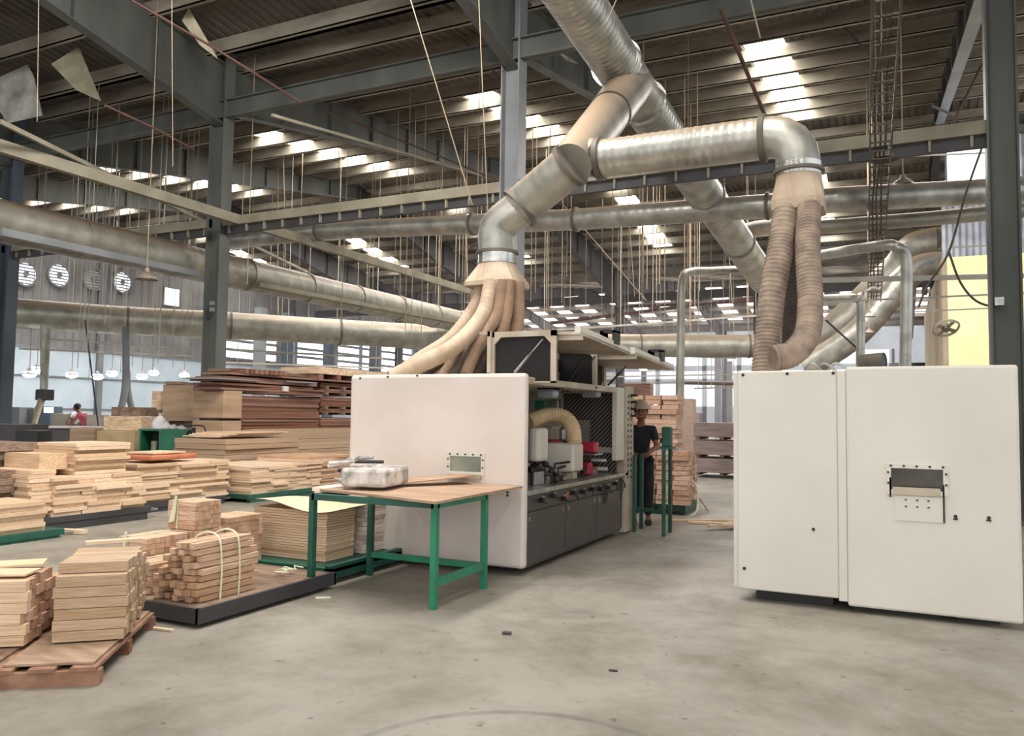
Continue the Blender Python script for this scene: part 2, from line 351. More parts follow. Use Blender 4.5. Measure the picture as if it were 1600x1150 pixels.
# far wall with open loading doors
fw = MB()
for za_, zb_ in ((9.0, 12.5),): fw.box((XL, YF, za_), (XR, YF+.3, zb_))
fw.box((XL, YF, 0), (-30, YF+.3, 9)); fw.box((XL, YF, 5.4), (XR, YF+.3, 6.0)); fw.box((XL, YF, 6.9), (XR, YF+.3, 7.5))
for x_ in (-25, -19.5, -15.6, -11.2, -6.8, 0): fw.box((x_-.25, YF, 0), (x_+.25, YF+.3, 9))
fw.box((-29, YF, 0), (-15.6, YF+.3, 2.8)); fw.box((0, YF, 0), (XR, YF+.3, 9))
fw.build('wall_back', wallw, kind='structure')
# enclosed room on the far side, cream yellow below with corrugated sheet above
MB().box((1.76, 31, 0), (XR, 31.2, 7.15)).build('wall_right', yellow, kind='structure')
MB().box((1.60, 31.0, 0), (1.755, 48, 7.15)).build('wall_side', tanw, kind='structure')
b = MB(); p = 0.2
corr = mat('bluish_corrugated_sheet', '#a9aeb6', '#8f949c', rough=0.45, metal=0.3, scale=2)
def corrwall(x0, x1, z0, z1):
    n = int((x1-x0)/p)
    for i in range(n):
        x = x0+i*p
        b.quad((x, 31, z0), (x+p*.5, 31, z0), (x+p*.5, 31, z1), (x, 31, z1)); b.quad((x+p*.5, 31, z0), (x+p*.75, 31.06, z0), (x+p*.75, 31.06, z1), (x+p*.5, 31, z1)); b.quad((x+p*.75, 31.06, z0), (x+p, 31, z0), (x+p, 31, z1), (x+p*.75, 31.06, z1))
corrwall(1.62, 14, 7.15, 9.2); corrwall(3.1, 14, 9.2, 11.2)
b.build('wall_cladding', corr, kind='structure')
b = MB(); b.box((1.75, 31.0, 9.2), (1.82, 31.1, 11.1)); b.box((3.0, 31.0, 9.2), (3.1, 31.1, 11.1)); b.box((1.75, 31.0, 9.2), (3.1, 31.1, 9.28)); b.box((1.75, 31.0, 11.05), (3.1, 31.1, 11.15))
wf = b.build('window_1', steell, kind='structure'); MB().box((1.82, 31.05, 9.28), (3.0, 31.08, 11.05)).build('pane', winm, wf)

# ------------------------------------------------------------------ steel frame
ORD = ['first', 'second', 'third', 'fourth', 'fifth', 'sixth', 'seventh', 'eighth']
CX = [-30.7, -22.6, -14.6, -6.75, 1.56]
def column(x, y, ztop, m, label, w=0.32, dpt=0.46, group=None, low=None):
    t = thing('steel_column', label, 'column', (x, y, 0), group)
    for s in (-1, 1):
        MB().box((x+s*dpt/2-.012*0, y-w/2, 0), (x+s*(dpt/2-.03), y+w/2, ztop)).build('flange', m, t)
    MB().box((x-dpt/2+.02, y-.012, 0), (x+dpt/2-.02, y+.012, ztop)).build('web', m, t)
    MB().box((x-.35, y-.3, 0), (x+.35, y+.3, .04)).build('base_plate', m, t)
    return t
column(CX[1], 14, 10.2, steelb, 'dark blue-grey steel column at the far end of the near column row, beside the big duct')
c1 = column(CX[2], 14, 10.2, steel, 'grey steel column rising behind the stacks of pale boards')
for zz in (3.9, 4.05, 2.2):
    MB().obox((CX[2]+.1, 13.8, zz), (.09, .08, .09)).build('bolt', steell, c1)
column(CX[3], 14, 10.2, steell, 'light grey steel column standing behind the hooded hose cluster', w=.36, dpt=.40)
c3 = column(CX[4], 14, 10.2, steel, 'tall grey steel column just behind the machine with the closed white front', w=.34, dpt=.42)
MB().obox((CX[4]-.1, 13.8, 3.3), (.12, .08, .12)).build('bolt', alum, c3)
MB().box((1.86, 13.2, 0), (2.16, 13.5, 10.2)).build('downpipe', steelb).update_tag()
tag(bpy.data.objects['downpipe'], 'dark blue square downpipe beside the tall grey column next to the closed machine', 'pipe')
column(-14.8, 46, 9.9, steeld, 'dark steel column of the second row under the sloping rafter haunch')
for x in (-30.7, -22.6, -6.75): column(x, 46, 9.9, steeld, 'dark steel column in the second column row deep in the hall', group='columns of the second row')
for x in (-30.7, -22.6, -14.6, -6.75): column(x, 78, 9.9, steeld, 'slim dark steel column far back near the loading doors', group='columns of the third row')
def rafter(x, ya, za, yb, zb, da, db, label, m=steel, group=None, lit=None):
    t = thing('roof_rafter', label, 'rafter', (x, ya, za), group)
    pa, pb = V(x, ya, za-.3), V(x, yb, zb-.3)
    MB().add([(x-.012, ya, za-.3), (x+.012, ya, za-.3), (x+.012, yb, zb-.3), (x-.012, yb, zb-.3), (x-.012, ya, za-.3-da), (x+.012, ya, za-.3-da), (x+.012, yb, zb-.3-db), (x-.012, yb, zb-.3-db)],
             [(0, 1, 2, 3), (7, 6, 5, 4), (0, 4, 5, 1), (1, 5, 6, 2), (2, 6, 7, 3), (3, 7, 4, 0)]).build('web', m, t)
    MB().bar(pa, pb, .26, .03).build('top_flange', m, t)
    MB().bar(pa-V(0, 0, da), pb-V(0, 0, db), .26, .03).build('bottom_flange', lit or m, t)
    for i in range(1, 8):
        u = i/8; p = pa.lerp(pb, u); d = da+(db-da)*u
        MB().box((x-.12, p.y-.01, p.z-d), (x+.12, p.y+.01, p.z)).build('stiffener', m, t)
    return t
dsc = {-30.7: 'leftmost grey rafter of the roof span above the near column row', -22.6: 'grey rafter rising from the dark blue-grey column', -14.6: 'grey rafter rising away from the column behind the board stacks', -6.75: 'grey rafter rising away from the light grey column by the hose hood', 1.56: 'rafter with pale lit bottom flange near the tall grey column'}
ds2 = {-30.7: 'leftmost rafter descending to the near column row over the camera side', -22.6: 'heavy rafter descending to the dark blue-grey column', -14.6: 'heavy tapering rafter descending to the column behind the board stacks', -6.75: 'heavy rafter descending to the light grey column by the hose hood', 1.56: 'heavy rafter descending to the tall grey column'}
for x in CX:
    rafter(x, 14, ZV, 30, ZR, 1.15, .6, dsc[x], steel, lit=steell if x > 0 else None)  # right bottom flange gets paler steel in place of the light on it
    rafter(x, 14, ZV, -2, ZR, 1.5, .6, ds2[x], steel)
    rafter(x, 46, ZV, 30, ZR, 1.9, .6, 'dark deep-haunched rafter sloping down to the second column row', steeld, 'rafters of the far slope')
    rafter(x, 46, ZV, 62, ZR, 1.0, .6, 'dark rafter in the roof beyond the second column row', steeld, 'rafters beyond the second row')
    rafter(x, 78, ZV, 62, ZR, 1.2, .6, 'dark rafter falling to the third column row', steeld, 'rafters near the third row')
def simple(name, mb, m, label, cat, group=None, smooth=False, bevel=0.0):
    return tag(mb.build(name, m, smooth=smooth, bevel=bevel), label, cat, group)
# beams along the near column row
t = thing('valley_beam', 'long grey beam joining the tops of the near column row', 'beam', (-14.6, 14, 8.56))
MB().box((-38, 13.93, 8.55), (XR, 13.95, 8.98)).build('web', steel, t)
MB().box((-38, 13.84, 8.55), (XR, 14.02, 8.58)).build('flange', steel, t); MB().box((-38, 13.84, 8.96), (XR, 14.02, 8.99)).build('flange', steel, t)
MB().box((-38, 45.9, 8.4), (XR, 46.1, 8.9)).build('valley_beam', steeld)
tag(bpy.data.objects['valley_beam.001'], 'dark beam along the tops of the second column row', 'beam')
lab = ['low dusty beam between the dark blue-grey column and the column behind the boards', 'low dusty beam between the column behind the boards and the light grey column', 'low dusty beam between the light grey column and the tall grey column', 'low dusty beam from the dark blue-grey column toward the left wall']
for i, (a, c) in enumerate([(CX[1], CX[2]), (CX[2], CX[3]), (CX[3], CX[4]), (CX[0], CX[1])]):
    t = thing('cross_beam', lab[i], 'beam', ((a+c)/2, 14, 5.9))
    MB().box((a+.2, 13.9, 5.92), (c-.2, 14.1, 6.13)).build('top_rail', beamt, t)
    MB().box((a+.2, 13.99, 5.74), (c-.2, 14.01, 5.92)).build('web', steeld, t); MB().box((a+.2, 13.95, 5.72), (c-.2, 14.03, 5.745)).build('bottom_rail', steeld, t)
    n = 14
    for k in range(n):
        x = a+.4+(c-a-.8)*k/(n-1); MB().box((x-.02, 13.93, 5.74), (x+.02, 13.99, 5.92)).build('stub', beamt, t)
simple('ceiling_beam', MB().bar((-13.85, 4, 6.02), (-13.95, 28, 6.02), .14, .22), beamt, 'long straight beam at mid height crossing in front of the column behind the boards', 'beam')
simple('ceiling_beam', MB().bar(at(425, 180, d=16), at(790, 285, d=24), .05, .06), beamt, 'thin angle bar running away under the roof left of the light grey column', 'beam')
simple('ceiling_beam', MB().bar(at(0, 190, d=13), at(480, 425, d=30), .06, .08), beamt, 'thin rail running just above the long mid height beam', 'beam')
simple('ceiling_beam', MB().bar(at(0, 362, d=14.3), at(310, 428, d=19), .12, .14), steell, 'pale rail hung under the left big duct', 'beam')
simple('ceiling_beam', MB().bar(at(400, 445, d=21), at(720, 505, d=30), .3, .12), beamt, 'dusty catwalk rail beneath the long cream duct', 'beam')
# monorail under the right rafter, cross braces
for a, c, l in [((1275, 0), (1365, 90), 'thin dark diagonal brace beside the cable ladder'), ((1525, 20), (1555, 75), 'short brace bolted to the pale lit rafter'), ((1455, 165), (1490, 180), 'small brace at the end of the pale lit rafter')]:
    simple('roof_brace', MB().tube([at(*a, d=19), at(*c, d=20)], .03, 6), steeld, l, 'brace')
reds = [((900, 0), (1125, 12), (1195, 180), 'reddish rod sloping down to the big right duct elbow', 12), ((1555, 45), (1540, 90), (1490, 190), 'reddish rod beside the pale lit rafter', 22),
        ((205, 0), (335, 75), (470, 160), 'reddish sprinkler pipe above the column behind the boards', 13), ((640, 5), (720, 60), (790, 130), 'reddish sprinkler pipe above the light grey column', 17),
        ((500, 170), (640, 225), (785, 285), 'reddish pipe running down beside the grey rafter', 20), ((165, 165), (240, 200), (300, 232), 'reddish pipe under the torn roof lining', 14)]
for a, c, e, l, d in reds[:2]: simple('sprinkler_pipe', MB().tube([at(*c, d=d), at(*e, d=d+2)], .035, 8), redp, l, 'pipe')
for a, c, e, l, d in reds[2:]: simple('sprinkler_pipe', MB().tube([at(*a, d=d), at(*c, d=d+1.5), at(*e, d=d+3.2)], .024, 8), redp, l, 'pipe')
for a, c, l in [((860, 505), (1200, 462), 'long red pipe crossing under the far roof'), ((960, 480), (1180, 470), 'short red pipe crossing under the far roof'), ((1060, 598), (1150, 600), 'red pipe low over the far aisle')]:
    simple('sprinkler_pipe', MB().tube([at(*a, d=48), at(*c, d=46)], .10, 8), redp, l, 'pipe')
# torn roof lining at the left
def roof_hit(px, py, side=-1):
    """depth at which the pixel's ray meets the roof underside before (side -1) or beyond the near column row"""
    a = at(px, py, y=1.0); sl = side*(ZR-ZV)/16; t = (ZV-sl*14-.2-CH)/((a.z-CH)-sl); q = V(a.x*t, t, 0); return q.x*_f[0]+q.y*_f[1]+((a.z-CH)*t)*_f[2]
def flap(pts, d, label, m):
    d = roof_hit(*min((p for p, k in pts), key=lambda p: p[1]))
    P = [at(*p, d=d-k*.4) for p, k in pts]; i_ = min(range(len(pts)), key=lambda i: pts[i][0][1]); P[i_] = P[i_]+V(0, 0, .25)
    n = (P[1]-P[0]).cross(P[2]-P[0]).normalized()*.03
    return simple('torn_lining_sheet', MB().prism(P, n), m, label, 'sheet', bevel=0)
foil = mat('foil_lining', '#dedbd0', '#9a978c', rough=0.4, metal=0.1, scale=2.0, detail=6)
flap([((0, 120), 0), ((42, 115), .2), ((52, 118), .3), ((66, 180), 0), ((12, 192), 0), ((0, 175), 0)], 11, 'crumpled silver lining sheet hanging from the roof beside the dark blue-grey column', foil)
flap([((80, 100), .3), ((122, 88), 0), ((158, 158), 0), ((118, 140), .2)], 11.5, 'large pale triangular lining sheet hanging torn from the roof', mat('pale_lining', '#e0d8bc', '#c0b797', rough=.7, scale=3))
flap([((233, 90), 0), ((268, 118), .2), ((248, 125), 0)], 12, 'small pale lining flap behind the heavy rafter', MATS['pale_lining'])
flap([((284, 32), 0), ((294, 30), .2), ((340, 92), 0), ((312, 70), .1)], 10, 'narrow curled lining strip beside the heavy rafter', MATS['pale_lining'])
flap([((0, 165), 0), ((14, 185), .2), ((0, 190), 0)], 10.6, 'brownish lining scrap below the crumpled silver sheet', MATS['pale_lining'])
flap([((853, 76), 0), ((870, 80), .2), ((902, 100), .2), ((885, 95), 0)], 12, 'thin plastic scrap caught beside the overhead main duct', foil)
# cable ladder overhead
A, Bq = at(1387, -40, d=8.6), at(1366, 470, d=20.5)
t = thing('cable_ladder', 'long overhead cable ladder running away above the closed machine', 'cable ladder', A)
sd, up_, dd = rot_to(Bq-A)
for s in (-1, 1): MB().bar(A+sd*s*.15, Bq+sd*s*.15, .025, .09).build('side_rail', collar, t)
L = (Bq-A).length; n = 44
for k in range(n):
    c = A.lerp(Bq, (k+.5)/n); MB().bar(c-sd*.15, c+sd*.15, .03, .02).build('rung', collar, t)
for k, o in enumerate((-.08, -.02, .05)):
    simple('power_cable', MB().tube(curve([A.lerp(Bq, i/10)+sd*(o+.02*math.sin(i*2.1+k))+V(0, 0, .03) for i in range(11)], 3), .014, 6), mat('cable_sheath', '#5f5448', '#4c4238', rough=.7, scale=4), ['brown cable lying along the near rail of the cable ladder', 'brown cable lying along the middle of the cable ladder', 'brown cable lying along the far rail of the cable ladder'][k], 'cable')

# ------------------------------------------------------------------ ducts
def flange_ring(c, ax, r, t, m=collar, w=.06, h=.035): 
    a = Vector(ax).normalized(); c = Vector(c)
    return MB().tube([c-a*w/2, c+a*w/2], r+h, 28).build('flange_ring', m, t, smooth=True)
# A: overhead main
A0, A1, A2 = at(850, -75, d=9.6), at(985, 132, d=12.6), at(1195, 440, d=20.5)
t = thing('main_duct', 'largest overhead galvanised spiral duct running away above both machines', 'duct', A1)
RA = .345
c1_, c2_ = A0.lerp(A1, .80), A1+(A2-A1).normalized()*.55
MB().tube([A0, c1_], RA, 28, rib=.11, ribh=.035).build('spiral_pipe', galv, t, smooth=True)
MB().tube([c1_, c2_], RA*.99, 28).build('wye_fitting', galvd, t, smooth=True)
MB().tube([c2_, A2], RA, 28, rib=.11, ribh=.035).build('spiral_pipe', galv, t, smooth=True)
flange_ring(c1_, A1-A0, RA, t, galvs, .07, .05); flange_ring(c2_, A2-A1, RA, t, galvs, .07, .05)
flange_ring(A1.lerp(A2, .45), A2-A1, RA, t, galvd); flange_ring(A1.lerp(A2, .72), A2-A1, RA, t, galvd)
# L: branch to the left machine
H0 = at(777, 398, y=8.6); E1 = at(800, 335, y=8.6); W2 = at(905, 240, y=8.9)
t = thing('branch_duct', 'dusty branch duct dropping from the overhead main duct to the hood of the open machine', 'duct', W2)
P0 = A1+V(.05, -.1, -.05); mid = P0.lerp(W2, .48)
MB().tube([P0, mid], .33, 24, r2=.30).build('wye_leg', galvd, t, smooth=True)
MB().tube([mid, W2+(W2-mid)*.25], .29, 24, r2=.26).build('wye_fitting', galvd, t, smooth=True)
q0 = W2+(W2-mid)*.25; q1 = E1+(W2-E1)*.12
MB().tube([q0, q1], .245, 24, rib=.14, ribh=.018).build('spiral_pipe', galvd, t, smooth=True)
el = curve([q1, q1.lerp(E1, .7)+V(0.02, 0, .01), V(H0.x, H0.y, E1.z-.16), H0], 5)
MB().tube(el, .225, 24).build('elbow', galv, t, smooth=True)
for c, a in ((mid, W2-mid), (q0, q1-q0), (q1, E1-q1)): flange_ring(c, a, .27 if c is mid else .245, t)
flange_ring(V(H0.x, H0.y, H0.z+.02), V(0, 0, 1), .23, t, collar, .03, .03)
MB().tube([H0+V(0, 0, .02), H0-V(0, 0, .12)], .235, 24).build('collar_band', galvs, t, smooth=True)
# R: branch to the right machine
Bq0 = at(925, 250, y=8.75); Bq1 = at(1192, 216, y=8.6); Hr = at(1248, 272, y=8.6)
t = thing('branch_duct', 'level galvanised branch duct leading across to the hood of the closed machine', 'duct', Bq0)
MB().tube([W2+V(-.05, 0.1, 0), Bq0+V(.12, 0, 0)], .23, 24).build('wye_leg', galvd, t, smooth=True)
MB().tube([Bq0+V(.1, 0, 0), Bq1], .215, 24, rib=.1, ribh=.03).build('spiral_pipe', galv, t, smooth=True)
bl = [Bq1]+[V(Hr.x-.28+.28*math.sin(a), Bq1.y, Bq1.z-.30+.30*math.cos(a)) for a in (0, .4, .8, 1.2, 1.57)]+[Hr]
MB().tube(bl, .215, 24).build('elbow', galv, t, smooth=True)
flange_ring(Bq0+V(.1, 0, 0), V(1, 0, 0), .22, t); flange_ring(Bq1, V(1, 0, 0), .22, t)
MB().tube([Hr+V(0, 0, .10), Hr-V(0, 0, .03)], .228, 24).build('collar_band', galvs, t, smooth=True)
flange_ring(Hr+V(0, 0, .02), V(0, 0, 1), .235, t, collar, .03, .02)
# hoods
def hood(c, label, w1, d1, h, rt, m, skirt=.0, slant=0.0):
    t = thing('collector_hood', label, 'hood', c)
    n = 24; vs = []; fs = []
    for j in range(n):
        a = 2*math.pi*(j+.5)/n; vs.append(c+V(math.cos(a)*rt, math.sin(a)*rt, h))
    k = max(abs(math.cos(a)), 1)
    for j in range(n):
        a = 2*math.pi*(j+.5)/n; ca, sa = math.cos(a), math.sin(a); k = 1/max(abs(ca), abs(sa)); vs.append(c+V(ca*k*w1/2, sa*k*d1/2, 0+slant*ca*k))
    for j in range(n): vs.append(vs[n+j]-V(0, 0, .05+skirt))
    for L_ in (0, 1):
        for j in range(n): fs.append((L_*n+j, L_*n+(j+1) % n, (L_+1)*n+(j+1) % n, (L_+1)*n+j))
    fs.append(tuple(2*n+j for j in range(n)))
    MB().add(vs, fs).build('cone', m, t)
    return t
hcL = V(H0.x+.0, H0.y, H0.z-.36)
hood(hcL, 'tan dusty square hood above the hose cluster of the open machine', .66, .62, .25, .22, hoodm, 0)
hcR = V(Hr.x, Hr.y, Hr.z-.30)
hood(hcR, 'tan dusty hood above the thick grey hoses of the closed machine', .50, .50, .27, .225, hoodm, .06)
# hoses left
yL = 8.55
def hose(pts, r, m, label, rib=.05, rh=.03, group=None, seg=14):
    return simple('flexible_hose', MB().tube(curve(pts, 7), r, seg, rib=rib, ribh=rh), m, label, 'hose', group, smooth=True)
hz = hcL.z-.04
L_h = [([(752, 437), (742, 480), (706, 528), (655, 562), (618, 590)], (8.5, 8.4, 8.2, 7.9, 7.6), .085, hosem, 'outermost cream hose sweeping from the square hood to the open machine'),
       ([(769, 437), (755, 492), (712, 540), (650, 572), (611, 592)], (8.35, 8.2, 7.8, 7.4, 7.2), .098, hosem, 'thickest cream hose curving in front down to the open machine top'),
       ([(786, 438), (778, 490), (752, 530), (728, 585)], (8.3, 8.25, 8.1, 7.9), .07, hosem2, 'brown hose between the thick cream hose and the dark window frame'),
       ([(797, 440), (792, 490), (781, 530), (768, 590)], (8.35, 8.3, 8.3, 8.3), .065, hosem2, 'slim brown hose dropping nearly straight behind the dark window frame'),
       ([(808, 442), (809, 490), (806, 530), (804, 590)], (8.5, 8.5, 8.5, 8.5), .082, hosem2, 'straight brown hose on the side nearest the light grey column'),
       ([(744, 436), (738, 500), (712, 555), (690, 592)], (8.8, 8.8, 8.6, 8.4), .07, hosem2, 'brown hose hanging behind the two cream hoses'),
       ([(776, 438), (768, 500), (738, 548), (706, 590)], (8.7, 8.6, 8.5, 8.2), .065, hosed, 'dark hose half hidden in the middle of the left hose cluster'),
       ([(792, 440), (786, 500), (768, 545), (746, 592)], (8.8, 8.7, 8.6, 8.5), .065, hosed, 'dark hose tucked behind the slim brown hose')]
for pp, yy, r, m, l in L_h:
    pts = [at(*p, y=y) for p, y in zip(pp, yy)]; pts[0].z = hz+.02
    hose(pts, r, m, l)
for k, (X0, X1, Y1, yy) in enumerate([(758, 655, 588, 8.9), (772, 680, 590, 9.0), (790, 726, 590, 9.0), (800, 752, 590, 9.1)]):
    pts = [at(X0, 440, y=8.9), at(X0-10, 490, y=8.95), at((X0+X1)/2+8, 545, y=9.0), at(X1, Y1, y=yy)]; pts[0].z = hz+.02
    hose(pts, .07, hosem2 if k % 2 else hosed, ['dark hose at the very back of the cluster ending farthest along the machine', 'brown hose at the back of the cluster with a low sweep', 'dark hose at the back falling behind the window frame corner', 'brown hose at the back closest to the window frame'][k])
# hoses right
R_h = [([(1228, 306), (1221, 380), (1205, 470), (1195, 590)], (8.45, 8.3, 8.1, 7.9), .125, hoseg, 'thick dusty grey hose on the outer side of the closed machine'),
       ([(1247, 306), (1242, 400), (1238, 480), (1236, 545)], (8.75, 8.7, 8.6, 8.4), .09, hosed, 'dark hose hanging between the two thick grey hoses'),
       ([(1264, 306), (1262, 390), (1266, 470), (1261, 522), (1238, 552), (1208, 560)], (8.4, 8.2, 8.0, 7.8, 7.6, 7.5), .115, hoseg, 'thick dusty grey hose bent sideways on top of the closed machine')]
for pp, yy, r, m, l in R_h:
    pts = [at(*p, y=y) for p, y in zip(pp, yy)]; pts[0].z = hcR.z-.10
    o = hose(pts, r, m, l, rib=.045, rh=.05, seg=18)
# E: long cream duct at the left
E0, E1_ = at(-60, 332, x=-15.6), at(725, 504, x=-15.6)
t = thing('long_duct', 'long cream dusty duct running away along the left side at mid height', 'duct', E0)
MB().tube([E0, E1_], .42, 24, rib=.25, ribh=.015).build('spiral_pipe', galvd, t, smooth=True)
for k in range(1, 8): flange_ring(E0.lerp(E1_, k/8), E1_-E0, .42, t, galvd, .08, .03)
# F: low duct crossing the hall
Fp = [(-30, 487), (30, 490), (200, 501), (360, 509), (530, 519), (700, 528), (850, 536), (1000, 540), (1170, 541), (1285, 541)]
t = thing('low_duct', 'lowest wide duct crossing the hall behind the machines', 'duct', at(360, 509, z=4.6))
fp = [at(px, py, z=4.6) for px, py in Fp]
MB().tube(curve(fp[:5], 4), .49, 24, rib=.3, ribh=.012).build('spiral_pipe', galvd, t, smooth=True)
MB().tube(curve(fp[4:], 4), .49, 24, rib=.3, ribh=.012).build('spiral_pipe', galvd, t, smooth=True)
for i in range(2, 9): flange_ring(fp[i], fp[min(i+1, 9)]-fp[i-1], .49, t, collar, .08, .02)
f9 = fp[-1]
up = curve([f9-V(.5, 0, 0), at(1300, 520, d=33), at(1400, 425, d=32.2), at(1430, 390, d=31.6), at(1478, 380, d=31)], 6)
MB().tube(up, .68, 24).build('rising_pipe', galvd, t, smooth=True)
flange_ring(at(1474, 380, d=31), V(1, 0, 0), .56, t, collar, .5, .06)
up2 = curve([at(1260, 575, d=31.5), at(1340, 520, d=30.5), at(1410, 440, d=30), at(1440, 418, d=30), at(1478, 414, d=30)], 6)
simple('rising_duct', MB().tube(up2, .5, 20), galv, 'shiny duct rising diagonally beside the larger duct end at the yellow wall', 'duct', smooth=True)
# C: thin level duct
t = thing('level_duct', 'thin level spiral duct crossing behind the light grey column below the dusty beam', 'duct', at(900, 345, y=17))
Cp = [at(345, 378, d=23), at(500, 361, d=21), at(740, 350, d=19), at(900, 343, d=17.6), at(1200, 322, d=15.6), at(1310, 312, d=15), at(1600, 296, d=14.7)]
MB().tube(Cp, .235, 20, rib=.2, ribh=.02).build('spiral_pipe', galv, t, smooth=True)
for i in (1, 2, 3, 4): flange_ring(Cp[i], Cp[i+1]-Cp[i], .24, t)
simple('level_duct', MB().tube([at(1270, 356, d=16.5), at(1450, 342, d=16), at(1600, 328, d=15.6)], .15, 16, rib=.3, ribh=.02), galvd, 'slim level duct just below the thin spiral duct near the tall grey column', 'duct', smooth=True)
simple('level_duct', MB().tube([at(345, 352, d=24), at(250, 360, d=25), at(130, 372, d=27)], .2, 14), galvd, 'short slim duct passing behind the column behind the boards', 'duct', smooth=True)
simple('stub_duct', MB().tube([at(1165, 362, d=19.8), at(1182, 358, d=19.5), at(1235, 352, d=19)], .2, 14), galvd, 'short dusty pipe capped beside the main duct end', 'duct', smooth=True)
# vertical drops
def elbow_pipe(pts, d, r, m, label, name='drop_pipe', rib=None):
    P = [at(*p, d=dd) if len(p) == 2 else p for p, dd in zip(pts, d)]
    return simple(name, MB().tube(curve(P, 5), r, 16, rib=rib, ribh=.02), m, label, 'pipe', smooth=True)
elbow_pipe([(1168, 420), (1110, 423), (1078, 425), (1066, 440), (1064, 520), (1062, 625)], (20.5, 19, 18, 17.5, 17.4, 17.3), .09, galvd, 'slim cream pipe dropping from the main duct end over the brick-like wood stack')
elbow_pipe([(1275, 400), (1375, 384), (1400, 386), (1415, 402), (1416, 480), (1412, 690)], (17, 15.2, 15, 15, 15, 15), .105, galv, 'shiny pipe bending straight down behind the closed machine', rib=.12)
elbow_pipe([(1280, 467), (1325, 465), (1340, 468), (1345, 480), (1342, 690)], (18, 16.5, 16.2, 16.2, 16.2), .085, galv, 'short shiny drop pipe behind the middle of the closed machine')
t = thing('open_duct_end', 'open round duct end lying on top of the closed machine', 'duct', at(1362, 568, y=8.2))
ax = V(1, -.35, .05).normalized(); c = at(1345, 566, y=8.4)
MB().tube([c, c+ax*.22], .075, 20, caps=False).build('pipe', collar, t, smooth=True); MB().tube([c+ax*.05, c+ax*.21], .068, 20).build('inside', black, t, smooth=True)  # solid black plug stands in for the darkness inside the pipe
simple('support_bracket', MB().bar(at(1290, 500, d=17), at(1340, 545, d=17), .03, .03), steeld, 'thin dark strut crossing the wide rising duct', 'bracket')
# thin level conduits over the yellow wall and hall
for a, c_, d, l in [((1285, 438), (1600, 431), 16, 'thick pale level conduit crossing the yellow wall'), ((1285, 472), (1600, 458), 15.5, 'thin pale conduit crossing low over the yellow wall'), ((1430, 487), (1560, 481), 20, 'short thin conduit lowest over the yellow wall'), ((1482, 387), (1600, 380), 20, 'conduit along the seam of corrugated sheet and yellow wall'), ((1240, 252), (1560, 238), 19, 'thin wire crossing before the bright high window')]:
    simple('conduit', MB().bar(at(*a, d=d), at(*c_, d=d), .05, .10 if 'thick' in l else .03), wiref, l, 'conduit')
simple('power_cable', MB().tube(curve([at(1540, 215, d=14), at(1510, 300, d=14), at(1482, 395, d=14), at(1450, 445, d=14), at(1435, 480, d=14)], 5), .02, 6), MATS['cable_sheath'], 'dark cable hanging in front of the bright high window', 'cable')
simple('power_cable', MB().tube(curve([at(1482, 392, d=14), at(1500, 440, d=14), at(1525, 470, d=14), at(1560, 482, d=13.9)], 5), .02, 6), MATS['cable_sheath'], 'dark sagging cable looping across the yellow wall to the tall column', 'cable')
t = thing('wall_fan', 'round wall fan in a wire cage mounted by the yellow wall corner', 'fan', at(1478, 513, y=29))
c = at(1478, 513, y=29)
MB().lathe([(.37, -.06), (.42, 0), (.37, .06)], c, V(.2, -.55, -.8), 24).build('cage', beamt, t, smooth=True)
MB().lathe([(.001, .1), (.12, .08), (.14, -.1), (.001, -.1)], c, V(.2, -.55, -.8), 16).build('motor', collar, t)
for k in range(4):
    a = k*R90+.4; s1, u1, d1 = rot_to(V(.2, -.55, -.8)); e1 = s1*math.cos(a)+u1*math.sin(a); MB().bar(c+e1*.08, c+e1*.36, .14, .02, up=d1).build('blade', beamt, t)
# lamps
def bell(c, r, top, label, lit=False, group=None):
    t = thing('pendant_lamp', label, 'lamp', c, group)
    MB().lathe([(r, 0), (r*.93, r*.22), (r*.6, r*.5), (r*.28, r*.72), (r*.22, r*1.05), (.001, r*1.1)], c, V(0, 0, 1), 20).build('lamp_shade', cloth_w if lit else lampm, t, smooth=True)  # lit lamps: white shade and enlarged bulb stand in for their glow
    (MB().sph(c+V(0, 0, r*.05), r*.8, (1.2, 1.2, .7), 12, 8) if lit else MB().lathe([(.001, -.02), (r*.35, .01), (r*.4, r*.3), (.001, r*.35)], c, V(0, 0, 1), 12)).build('bulb', lampe if lit else galvd, t, smooth=True)
    MB().tube([c+V(0, 0, r), V(c.x, c.y, max(top, roof_z(c.y) if c.y > 3 else top))], .012, 6).build('drop_rod', wirem, t)
    return t
bell(at(229, 437, d=17), .24, 10.6, 'grey bell-shaped pendant lamp on a long rod left of the column behind the boards')
bell(at(1380, 250, d=13), .22, 8.3, 'dusty bell pendant lamp under the cable ladder, its largest and highest')
bell(at(1411, 290, d=15), .2, 9.2, 'dusty bell pendant lamp by the bright high window')
bell(at(1372, 388, d=16), .2, 7, 'bell pendant lamp above the shiny bent pipe')
bell(at(1365, 455, d=19), .16, 7, 'small bell pendant lamp in front of the wide rising duct')
bell(at(1359, 495, d=23), .16, 7, 'smallest white bell lamp low before the rising ducts')
bell(at(1358, 520, d=27), .16, 7, 'tiny bell lamp lowest under the cable ladder end')
bell(at(745, 388, d=20), .2, 9.5, 'dim pendant lamp half behind the tan square hood')
for i, (px, py) in enumerate([(46, 585), (58, 578), (112, 586), (152, 589), (175, 584), (222, 589), (240, 583), (288, 587)]):
    d = 26+i*.9; bell(at(px, py, d=d), .21, 7.5, 'lit white pendant lamp hanging before the pale left wall', True, 'lit lamps before the left wall')
for i, (px, py) in enumerate([(1020, 632), (965, 560), (1005, 575), (880, 612)]):
    bell(at(px, py, d=40), .28, 8, 'lit pendant lamp far back in the hall', True, 'lit lamps far back in the hall')
